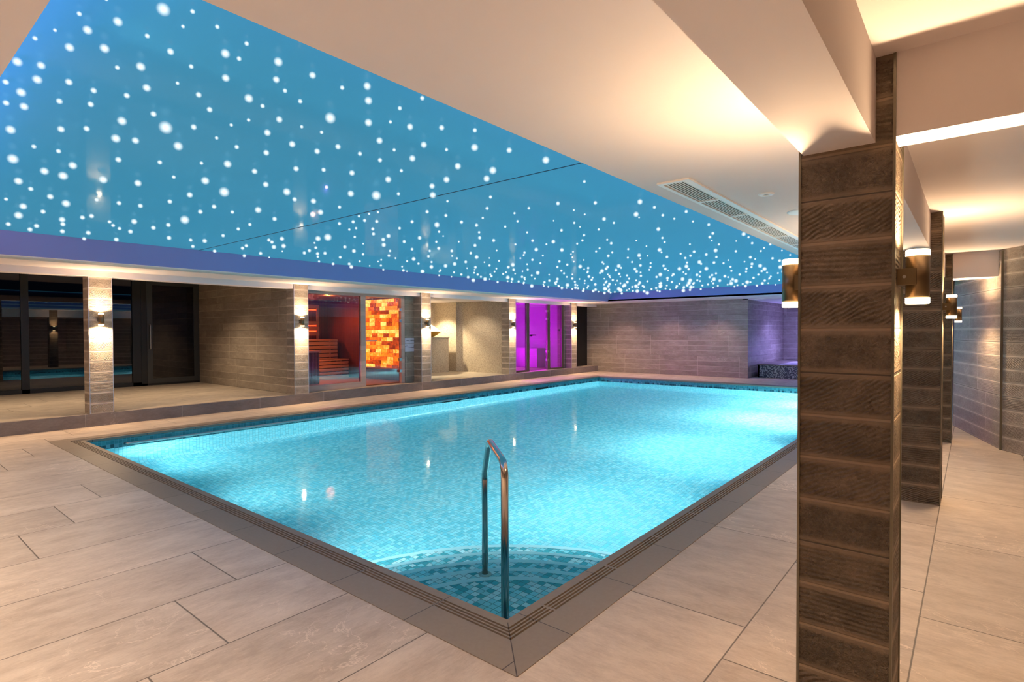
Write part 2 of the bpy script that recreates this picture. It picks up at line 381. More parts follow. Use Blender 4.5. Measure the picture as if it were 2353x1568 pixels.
def water_mat():
    t = NT('pool water'); p, n, g = t.pos()
    n1 = t.noise(g.outputs['Position'], 2.2, 3, 0.5, 0.4); n2 = t.noise(g.outputs['Position'], 11.0, 2, 0.5)
    nrm = t.bump(t.M('ADD', n1, t.M('MULTIPLY', n2, 0.10)), 0.14, 0.012)
    rf = t.n('ShaderNodeBsdfRefraction'); rf.inputs['IOR'].default_value = 1.33; rf.inputs['Roughness'].default_value = 0.0
    t.set(rf.inputs['Color'], (0.62, 0.96, 1.0)); t.set(rf.inputs['Normal'], nrm)
    gl = t.n('ShaderNodeBsdfGlossy'); gl.inputs['Roughness'].default_value = 0.05; t.set(gl.inputs['Normal'], nrm)
    fr = t.n('ShaderNodeFresnel'); fr.inputs[0].default_value = 1.33; t.set(fr.inputs['Normal'], nrm)
    mx = t.n('ShaderNodeMixShader'); t.set(mx.inputs[0], t.M('MULTIPLY', fr.outputs[0], 0.22))
    t.t.links.new(rf.outputs[0], mx.inputs[1]); t.t.links.new(gl.outputs[0], mx.inputs[2])
    return t.done(mx.outputs[0])
M_water = water_mat()
def salt_mat():
    """backlit salt bricks, every brick its own tone from pale amber to dark red"""
    t = NT('backlit salt bricks'); p, n, g = t.pos()
    z = t.M('DIVIDE', p[2], 0.104); zi = t.M('FLOOR', z)
    x = t.M('DIVIDE', t.M('ADD', p[0], t.M('MULTIPLY', t.white(t.vec(zi, 3.0, 1.0)), 0.2)), 0.25); xi = t.M('FLOOR', x)
    r = t.white(t.vec(xi, zi, 5.0)); nz = t.noise(t.vec(p[0], t.M('MULTIPLY', r, 20.0), p[2]), 9.0, 5, 0.65, 0.7)
    k = t.M('ADD', t.M('MULTIPLY', r, 0.75), t.M('MULTIPLY', t.M('SUBTRACT', nz, 0.5), 0.9))
    cr = t.n('ShaderNodeValToRGB'); t.set(cr.inputs[0], k); e = cr.color_ramp.elements
    e[0].position = 0.0; e[0].color = (0.09, 0.012, 0.003, 1); e[1].position = 0.95; e[1].color = (1.5, 0.95, 0.25, 1)
    a = cr.color_ramp.elements.new(0.2); a.color = (0.5, 0.06, 0.004, 1)
    b = cr.color_ramp.elements.new(0.5); b.color = (1.1, 0.28, 0.012, 1)
    j = t.M('MAXIMUM', t.line(t.M('FRACT', z), 0.104, 0.006), t.line(t.M('FRACT', x), 0.25, 0.008))
    c = t.mix(t.M('MULTIPLY', j, 0.7), cr.outputs[0], (0.25, 0.04, 0.004))
    return t.done(t.bsdf((0.3, 0.12, 0.04), 0.5, emis=c, estr=1.7))
M_salt = salt_mat()
def membrane_mat():
    t = NT('backlit blue stretch ceiling'); p, n, g = t.pos()
    nz = t.noise(g.outputs['Position'], 0.35, 3)
    c = t.mix(nz, (0.040, 0.255, 0.42), (0.058, 0.305, 0.47))
    a = t.bsdf((0.03, 0.12, 0.2), 0.8, spec=0.0, emis=c, estr=0.63)
    gl = t.n('ShaderNodeBsdfGlossy'); gl.inputs['Roughness'].default_value = 0.06; t.set(gl.inputs['Color'], (0.7, 0.85, 1.0))
    mx = t.n('ShaderNodeMixShader'); mx.inputs[0].default_value = 0.035; t.t.links.new(a, mx.inputs[1]); t.t.links.new(gl.outputs[0], mx.inputs[2])
    return t.done(mx.outputs[0])
M_memb = membrane_mat()
def star_mat():
    """frosted crystal bead on a light fibre: bright heart, thin clear rim"""
    t = NT('fibre optic star'); lw = t.n('ShaderNodeLayerWeight'); lw.inputs[0].default_value = 0.5
    q = t.M('SUBTRACT', 1.0, lw.outputs['Facing'])
    halo = t.M('MULTIPLY', t.M('POWER', q, 3.6), 0.5); core = t.M('POWER', q, 34.0)  # glow around each star is put into the bead's emission
    k = t.M('ADD', halo, core, clamp=True)
    tr = t.n('ShaderNodeBsdfTransparent'); em = t.n('ShaderNodeEmission')
    t.set(em.inputs[0], (0.80, 0.96, 1.0)); t.set(em.inputs[1], 1.25)
    mx = t.n('ShaderNodeMixShader'); t.set(mx.inputs[0], k); t.t.links.new(tr.outputs[0], mx.inputs[1]); t.t.links.new(em.outputs[0], mx.inputs[2])
    return t.done(mx.outputs[0], False)
M_star = star_mat()

# ================================================================ SETTING
PX0, PX1, PY0, PY1 = -9.52, -1.84, 2.19, 16.05          # pool opening
WZ = -0.15                                              # water level
CZ = 2.5                                                # ceiling
CO = 0.33                                               # coping width
XR, YB = 1.9, -3.0

def ring(mb, a, b, z, z2=None, mi=0):
    """flat rectangular ring between offsets a and b outside the pool opening (mitred)"""
    o = lambda d, zz: [(PX0 - d, PY0 - d, zz), (PX1 + d, PY0 - d, zz), (PX1 + d, PY1 + d, zz), (PX0 - d, PY1 + d, zz)]
    A, B = o(a, z), o(b, z if z2 is None else z2)
    for i in range(4):
        k = (i + 1) % 4; mb.quad(A[i], A[k], B[k], B[i], mi)
def ringbox(mb, a, b, z0, z1, mi=0):
    ring(mb, a, b, z1, mi=mi); ring(mb, a, b, z0, mi=mi); ring(mb, a, a, z0, z1, mi=mi); ring(mb, b, b, z0, z1, mi=mi)

ox0, ox1, oy0, oy1 = PX0 - CO, PX1 + CO, PY0 - CO, PY1 + CO
fb = MB()
for (a, b, c, d) in ((-10.85, XR, YB, oy0), (-10.85, ox0, oy0, oy1), (ox1, XR, oy0, oy1), (-10.85, XR, oy1, 23.0)):
    fb.quad((a, c, 0), (b, c, 0), (b, d, 0), (a, d, 0))
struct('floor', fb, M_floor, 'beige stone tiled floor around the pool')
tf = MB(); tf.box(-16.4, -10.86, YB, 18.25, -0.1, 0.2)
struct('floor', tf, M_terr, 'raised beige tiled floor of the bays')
rs = MB(); rs.box(-10.86, -10.845, YB, 18.25, 0.0, 0.2); rs.box(-10.95, -10.845, YB, 18.25, 0.2, 0.203)
struct('trim_1', rs, M_riser, 'stone riser along the raised bays')

# ceiling sheets
SX0, SX1, SY0, SY1 = -9.47, -1.795, 0.43, 16.58
STZ = 2.78
cb = MB()
def slab(x0, x1, y0, y1, z, t=0.05): cb.box(x0, x1, y0, y1, z, z + t)
slab(SX1, -0.5, YB, 18.25, CZ)
slab(SX0, SX1, YB, SY0, CZ); slab(-9.55, SX0, YB, 18.25, CZ); slab(-10.9, -9.85, YB, 18.25, CZ); slab(-9.85, -9.55, 16.3, 18.25, CZ)
slab(SX0, SX1, SY1, 18.25, CZ)
slab(-0.3, XR + 0.2, YB, 9.4, CZ); slab(-0.5, XR, 9.4, 23.0, 2.49)
slab(-16.4, -11.1, YB, 6.1, 2.95)
slab(-16.4, -11.1, 6.38, 18.4, 2.46)
slab(-5.6, -0.4, 18.25, 23.0, 2.47)
struct('ceiling', cb, M_paint, 'off-white painted ceiling with a long recess over the pool')
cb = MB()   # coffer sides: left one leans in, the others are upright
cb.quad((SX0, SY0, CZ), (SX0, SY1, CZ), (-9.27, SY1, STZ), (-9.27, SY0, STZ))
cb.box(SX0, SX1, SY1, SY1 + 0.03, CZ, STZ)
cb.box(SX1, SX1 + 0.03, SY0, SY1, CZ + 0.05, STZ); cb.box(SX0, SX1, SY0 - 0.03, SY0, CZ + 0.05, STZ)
struct('ceiling', cb, M_lilac_lit, 'sides of the ceiling recess, tinted for the violet-blue light on them')
# beams
bb = MB()
for a_, b_ in ((YB, -1.1), (-0.8, 2.45), (2.75, 5.965), (6.26, 9.37), (9.67, 16.0)): bb.box(-0.52, -0.28, a_, b_, 2.19, CZ + 0.02)
struct('ceiling', bb, M_paint, 'long painted beam above the right columns')
bb = MB(); bb.box(-0.222, XR + 0.1, 2.45, 2.6, 2.2, CZ + 0.02)
struct('ceiling', bb, M_paint, 'short painted cross beam at the nearest column')
bb = MB(); bb.box(-0.205, 0.9, 9.37, 9.75, 2.175, CZ + 0.02)
struct('ceiling', bb, M_paint, 'painted cross beam before the angled wall')
hb = MB(); hb.box(-11.1, -10.83, YB, 6.05, 2.4, CZ); hb.box(-11.1, -10.9, 6.05, 18.25, 2.405, CZ)
struct('ceiling', hb, M_paint, 'painted bulkhead over the left bays')

# walls
CYS = (2.59, 6.08, 9.55, 13.05, 16.47)                  # left columns
wl = MB()
wl.box(-16.0, -11.15, 6.10, 6.38, 0.2, 2.95)            # between terrace and sauna
wl.box(-16.0, -11.15, 13.10, 13.36, 0.2, 2.47)
wl.box(-16.0, -11.15, 16.5, 16.78, 0.2, 2.47)
wl.box(-16.4, -16.0, 6.1, 18.25, 0.2, 2.9)
struct('wall_left', wl, M_wallx, 'stone tiled cross walls of the left bays')
wl = MB(); wl.box(-11.3, -11.15, 9.26, 9.60, 0.2, 2.46); wl.box(-16.0, -11.15, 9.60, 9.72, 0.2, 2.47)
wl.box(-11.3, -11.12, 16.26, 16.5, 0.2, 2.46)
struct('wall_left', wl, M_wallx, 'tiled pier beside the sauna door')
wf = MB(); wf.box(-11.32, -5.43, 18.25, 18.6, 0, CZ); wf.box(-5.75, -5.431, 18.61, 22.59, 0, CZ); wf.box(-5.75, -0.3, 22.6, 22.8, 0, CZ)
wf.box(-16.4, -11.32, 18.25, 18.6, 0, CZ)
struct('wall_far', wf, M_wall, 'banded stone tile wall at the far end')
wr = MB(); wr.prism([(0.286, 9.242), (-0.218, 11.148), (0.1, 11.3), (0.62, 9.40)], 0, 2.52)
struct('wall_right', wr, M_diag, 'angled wall of long stone tiles at the end of the walkway')
wr = MB(); wr.prism([(0.286, 9.242), (0.62, 9.40), (2.2, 7.2), (1.9, 7.05)], 0, 2.52); wr.box(XR, XR + 0.2, YB, 7.06, 0, 2.52)
struct('wall_right', wr, M_diag2, 'split-face stone wall along the walkway')
wr = MB(); wr.box(-0.218, 0.0, 11.14, 22.8, 0, 2.52)
struct('wall_right', wr, M_wall, 'tiled wall behind the right columns')
wb = MB(); wb.box(-16.2, XR + 0.2, YB - 0.2, YB, 0, 3.0)
struct('wall_back', wb, M_wall, 'tiled wall behind the viewpoint')
tr = MB(); tr.box(-0.012, 0.012, -0.012, 0.012, 0, 2.48)
o = struct('trim_2', tr, M_alu2, 'metal edge trim at the wall bend'); o.location = (0.286, 9.235, 0)
# end bay: black panel whose colour stands for the unlit corridor
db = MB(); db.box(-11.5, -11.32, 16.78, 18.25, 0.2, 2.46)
struct('door_2', db, M_black, 'black panel standing for the dark of the unlit doorway in the last bay')

# ================================================================ POOL
pool = empty('swimming_pool', ((PX0 + PX1) / 2, (PY0 + PY1) / 2, 0), 'rectangular swimming pool of pale blue mosaic with brown stone edge', 'swimming pool')
pc = Vector(((PX0 + PX1) / 2, (PY0 + PY1) / 2, 0))
def pool_part(name, mb, mat):
    o = mb.build(name, mat); o.parent = pool; o.matrix_parent_inverse = Matrix.Translation(-pc); return o
b = MB()
FZ = -1.5; CR = 0.3
prof = [(0.0, -0.03)] + [(0.0, FZ + CR)] + [(-(CR - CR * math.cos(a)), FZ + CR - CR * math.sin(a)) for a in [math.pi / 2 * k / 8 for k in range(1, 9)]]
for i in range(len(prof) - 1): ring(b, prof[i][0], prof[i + 1][0], prof[i][1], prof[i + 1][1])
x0, x1, y0, y1 = PX0 + CR, PX1 - CR, PY0 + CR, PY1 - CR
b.quad((x0, y0, FZ), (x1, y0, FZ), (x1, y1, FZ), (x0, y1, FZ))
basin = pool_part('basin', b, M_pool)
for p_ in basin.data.polygons: p_.use_smooth = False
# coping: nosing, three slots, slab
b = MB(); ringbox(b, 0.03, 0.135, -0.06, -0.026)
pool_part('drain_channel', b, M_black)
b = MB(); ringbox(b, -0.012, 0.044, -0.03, 0.004)
for k in range(3): ringbox(b, 0.057 + k * 0.023, 0.067 + k * 0.023, -0.02, 0.004)
ringbox(b, 0.126, CO, -0.03, 0.004)
# bridges across the slots at the joints
y = PY0 - 0.92 % 0.672
for k in range(12):
    x = -0.92 - 0.672 * k - 0.672 * 2
    if x > PX0: b.box(x - 0.008, x + 0.008, PY0 - 0.128, PY0 - 0.04, -0.02, 0.0035)
for k in range(20):
    yy = -0.92 + 0.672 * (k + 5)
    if PY0 < yy < PY1: b.box(PX1 + 0.04, PX1 + 0.128, yy - 0.008, yy + 0.008, -0.02, 0.0035)
pool_part('coping', b, M_coping)
# quarter-round corner steps
def sector(r, z, zb, cx=PX1, cyy=PY0, n=40):
    b = MB(); pts = [(cx - r * math.sin(math.pi / 2 * k / n), cyy + r * math.cos(math.pi / 2 * k / n)) for k in range(n + 1)]
    b.add([(cx, cyy, z)] + [(x, y, z) for x, y in pts], [(0, i + 1, i + 2) for i in range(n)])
    b.add([(x, y, z) for x, y in pts] + [(x, y, zb) for x, y in pts], [(i, i + 1, n + 2 + i, n + 1 + i) for i in range(n)])
    return b
RAD = (1.06, 1.39, 1.73, 2.08, 2.42)
for k, r in enumerate(RAD):
    z = -0.35 - 0.2 * k
    pool_part('step', sector(r, z, z - 0.24), M_step)
    b = MB(); n = 40
    for i in range(n):
        a0, a1 = math.pi / 2 * i / n, math.pi / 2 * (i + 1) / n
        f = lambda rr, a, zz: (PX1 - rr * math.sin(a), PY0 + rr * math.cos(a), zz)
        b.quad(f(r - 0.05, a0, z + 0.004), f(r - 0.05, a1, z + 0.004), f(r + 0.003, a1, z + 0.004), f(r + 0.003, a0, z + 0.004))
        b.quad(f(r + 0.003, a0, z + 0.004), f(r + 0.003, a1, z + 0.004), f(r + 0.003, a1, z - 0.03), f(r + 0.003, a0, z - 0.03))
    pool_part('step_nosing', b, M_nose)
wm = MB(); wm.quad((PX0, PY0, WZ), (PX1, PY0, WZ), (PX1, PY1, WZ), (PX0, PY1, WZ))
o = wm.build('pool_water', M_water); tag(o, 'clear turquoise water filling the swimming pool', 'water', kind='stuff')

# underwater lamps in the right and near walls
def pool_lamp(x, y, d, label, power=P_POOL, z=-0.62):
    e = empty('underwater_lamp', (x, y, z), label, 'lamp', 'underwater lamps of the pool', rz=math.atan2(d[1], d[0]))
    MB().lathe([(0.14, 0.0), (0.14, 0.02), (0.115, 0.03), (0.115, 0.012), (0.0, 0.012)], axis='x').build('lamp_ring', M_steel_d, e)
    MB().lathe([(0.112, 0.016), (0.0, 0.02)], axis='x').build('lens', M_white, e)
    l = light('underwater_light', 'SPOT', (0.06, 0, 0), power, (0.84, 0.98, 1.0), (1, 0, -0.10 if d[0] < 0 else 0.02), e, spot_size=R(165 if d[0] < 0 else 125), spot_blend=0.9, shadow_soft_size=0.1)
    l.data.cycles.use_multiple_importance_sampling = False
    if d[0] < 0:
        l = light('underwater_light', 'SPOT', (0.06, 0, 0), power * 0.5, (1.0, 0.95, 0.85), (1, 0, -0.62), e, spot_size=R(62), spot_blend=0.9, shadow_soft_size=0.1)
        l.data.cycles.use_multiple_importance_sampling = False
    return e
for y, k in ((5.5, 0.85), (8.9, 1.6), (12.4, 2.0), (15.0, 1.6)): pool_lamp(PX1, y, (-1, 0), 'round underwater lamp in the right pool wall', P_POOL * k)  # the farthest lamp is an added one that brightens the far water
for x in (-4.4, -6.8, -9.0): pool_lamp(x, PY0, (0, 1), 'round underwater lamp in the near pool wall', P_POOL * 0.42)

# handrail in the near corner
hp = arc_path([(-2.11, 2.49, -0.35), (-2.11, 2.49, 0.725), (-2.60, 2.905, 0.735), (-2.80, 3.075, 0.44), (-2.80, 3.075, -0.55)], [0.09, 0.07, 0.05])
h = empty('pool_handrail', (-2.11, 2.49, -0.35), 'bent stainless steel handrail standing in the near pool corner', 'handrail')
t0 = Vector((-2.11, 2.49, -0.35))
MB().tube([p - t0 for p in hp], 0.0235, 20).build('rail_tube', M_steel, h)
for (px_, py_, pz_) in ((-2.11, 2.49, -0.35), (-2.80, 3.075, -0.55)):
    MB().lathe([(0, 0.012), (0.045, 0.012), (0.05, 0.0)], (px_ - t0.x, py_ - t0.y, pz_ - t0.z)).build('base_flange', M_steel_d, h)
# wall rail on the left side
g = empty('pool_wall_rail', (PX0, 2.68, -0.11), 'long steel grab rail along the left pool wall at the waterline', 'grab rail')
MB().tube([(0.0, 0, 0), (0.06, 0.02, 0)] + [(0.06, 0.1 + 0.6 * k, 0) for k in range(12)] + [(0.0, 7.15, 0)], 0.018, 10).build('rail_tube', M_steel_d, g)
for k in range(6):
    MB().box(0, 0.06, 0.5 + 1.3 * k, 0.53 + 1.3 * k, -0.012, 0.012).build('bracket', M_steel_d, g)

for yy, nm in ((9.3, 'nearer'), (12.9, 'farther')):
    e = empty('pool_skimmer', (PX0 + 0.002, yy, -0.14), 'dark skimmer slot in the left pool wall at the waterline, the %s one' % nm, 'skimmer')
    MB().box(0.0, 0.01, -0.3, 0.3, -0.035, 0.03).build('slot_frame', M_alu, e)
    MB().box(0.0, 0.05, -0.28, 0.28, -0.03, -0.015).build('flap', M_alu, e)

# ================================================================ COLUMNS
def column(x0, x1, y0, y1, z0, z1, mat, label, trims, group):
    xc, yc = (x0 + x1) / 2, (y0 + y1) / 2
    e = empty('stone_column', (xc, yc, z0), label, 'column', group); e['kind'] = 'thing'
    a, b_, h_ = (x1 - x0) / 2, (y1 - y0) / 2, z1 - z0
    MB().box(-a, a, -b_, b_, 0, h_).build('shaft', mat, e)
    for (sx, sy) in trims:
        MB().box(sx * a - 0.0045, sx * a + 0.0045, sy * b_ - 0.0045, sy * b_ + 0.0045, 0, h_).build('corner_trim', M_trim if z0 > 0.1 else M_alu2, e)
    return e
LEFTN = ('between the two dark window bays', 'left of the sauna window', 'right of the sauna, beside the depth sign', 'left of the purple steam room', 'right of the purple steam room')
for i, y in enumerate(CYS):
    column(-11.15, -10.85, y, y + 0.315, 0.2, 2.4 if i == 0 else CZ, M_coll, 'split-stone tiled column ' + LEFTN[i], ((1, -1), (1, 1)), 'columns of the left bays')
column(-11.15, -10.85, -0.9, -0.585, 0.2, 2.4, M_coll, 'split-stone tiled column at the near end of the bays', ((1, -1), (1, 1)), 'columns of the left bays')
RC = ((-0.532, -0.222, 2.45, 2.75), (-0.51, -0.20, 5.965, 6.26), (-0.515, -0.205, 9.37, 9.67))
RCN = ('nearest big dark stone tiled column in the right foreground', 'second dark stone tiled column along the right walkway', 'farthest dark stone tiled column of the right walkway')
for (a, b_, c, d), lb in zip(RC, RCN):
    column(a, b_, c, d, 0, CZ, M_col, lb, ((1, -1), (1, 1), (-1, -1)), 'columns of the right walkway')
column(-0.52, -0.21, -1.1, -0.8, 0, CZ, M_col, 'dark stone tiled column behind the viewpoint', ((1, -1),), 'columns of the right walkway')

# ================================================================ SCONCES
def make_sconce():
    e = empty('wall_sconce', (0, 0, 0), 'x', 'wall light')
    MB().box(0.0, 0.062, -0.043, 0.034, -0.031, 0.031).build('bracket', M_bronze, e, bevel=0.002)
    MB().cyl((0.024, -0.0435, 0), 0.006, 0.002, 12, 'y').build('bracket_screw', M_steel_d, e)
    MB().lathe([(0.033, -0.078), (0.038, -0.078), (0.038, 0.078), (0.033, 0.078)], (0.062, 0, 0), 32).build('body', M_bronze, e)
    for s in (-1, 1):
        MB().lathe([(0.0, s * 0.102), (0.036, s * 0.102), (0.0385, s * 0.098), (0.0385, s * 0.079), (0.0, s * 0.079)], (0.062, 0, 0), 32).build('opal_cap', M_cap, e)
    return e
sc0 = make_sconce(); first = [True]
def sconce(x, y, z, rz, label, power, group):
    if first[0]: e = sc0; first[0] = False
    else:
        e = sc0.copy(); COL.objects.link(e)
        for ch in list(sc0.children):
            c = ch.copy(); COL.objects.link(c); c.parent = e
    e.location = (x, y, z); e.rotation_euler = (0, 0, rz); e['label'] = label; e['group'] = group
    lights.append((e, power)); return e
lights = []
for i, y in enumerate(CYS):
    sconce(-10.85, y + 0.15, 1.72, 0, 'small glowing up-and-down wall light on the column ' + LEFTN[i], P_SCONCE_LEFT, 'wall lights of the left bays')
sconce(-10.85, -0.74, 1.72, 0, 'glowing wall light on the near end bay column', P_SCONCE_LEFT, 'wall lights of the left bays')
RSN = ('nearest', 'second', 'farthest')
for (a, b_, c, d), nm in zip(RC, RSN):
    sconce(b_, (c + d) / 2, 1.70, 0, 'cylindrical glowing wall light on the walkway side of the %s right column' % nm, P_SCONCE, 'wall lights of the right columns')
    sconce(a, (c + d) / 2, 1.70, math.pi, 'cylindrical glowing wall light on the pool side of the %s right column' % nm, P_SCONCE, 'wall lights of the right columns')
sconce(-0.21, -0.95, 1.70, 0, 'wall light on the walkway side of the column behind the viewpoint', P_SCONCE, 'wall lights of the right columns')
sconce(-0.52, -0.95, 1.70, math.pi, 'wall light on the pool side of the column behind the viewpoint', P_SCONCE, 'wall lights of the right columns')
for e, pw in lights:
    for s in (-1, 1):
        light('sconce_light', 'SPOT', (0.062, 0, s * 0.106), pw * (1.0 if s > 0 else (0.8 if e.location.x > -5 else 2.2)), WARM, (0, 0, s), e, spot_size=R(172), spot_blend=0.75, shadow_soft_size=0.035)

# ================================================================ STAR CEILING
STC = Vector((-5.6, 8.5, STZ))
star = empty('star_ceiling', STC, 'backlit blue stretched ceiling panel scattered with white star lights', 'light panel')
def sp(name, mb, mat):
    o = mb.build(name, mat); o.parent = star; o.matrix_parent_inverse = Matrix.Translation(-STC); return o
sp('membrane', MB().box(-9.3, SX1 + 0.02, SY0 - 0.02, SY1 + 0.02, STZ, STZ + 0.02), M_memb)
M_seam = plain('dark seam', (0.01, 0.05, 0.09), 0.5)
sp('seam', MB().box(-9.28, SX1, 3.63, 3.641, STZ - 0.003, STZ + 0.001), M_seam)
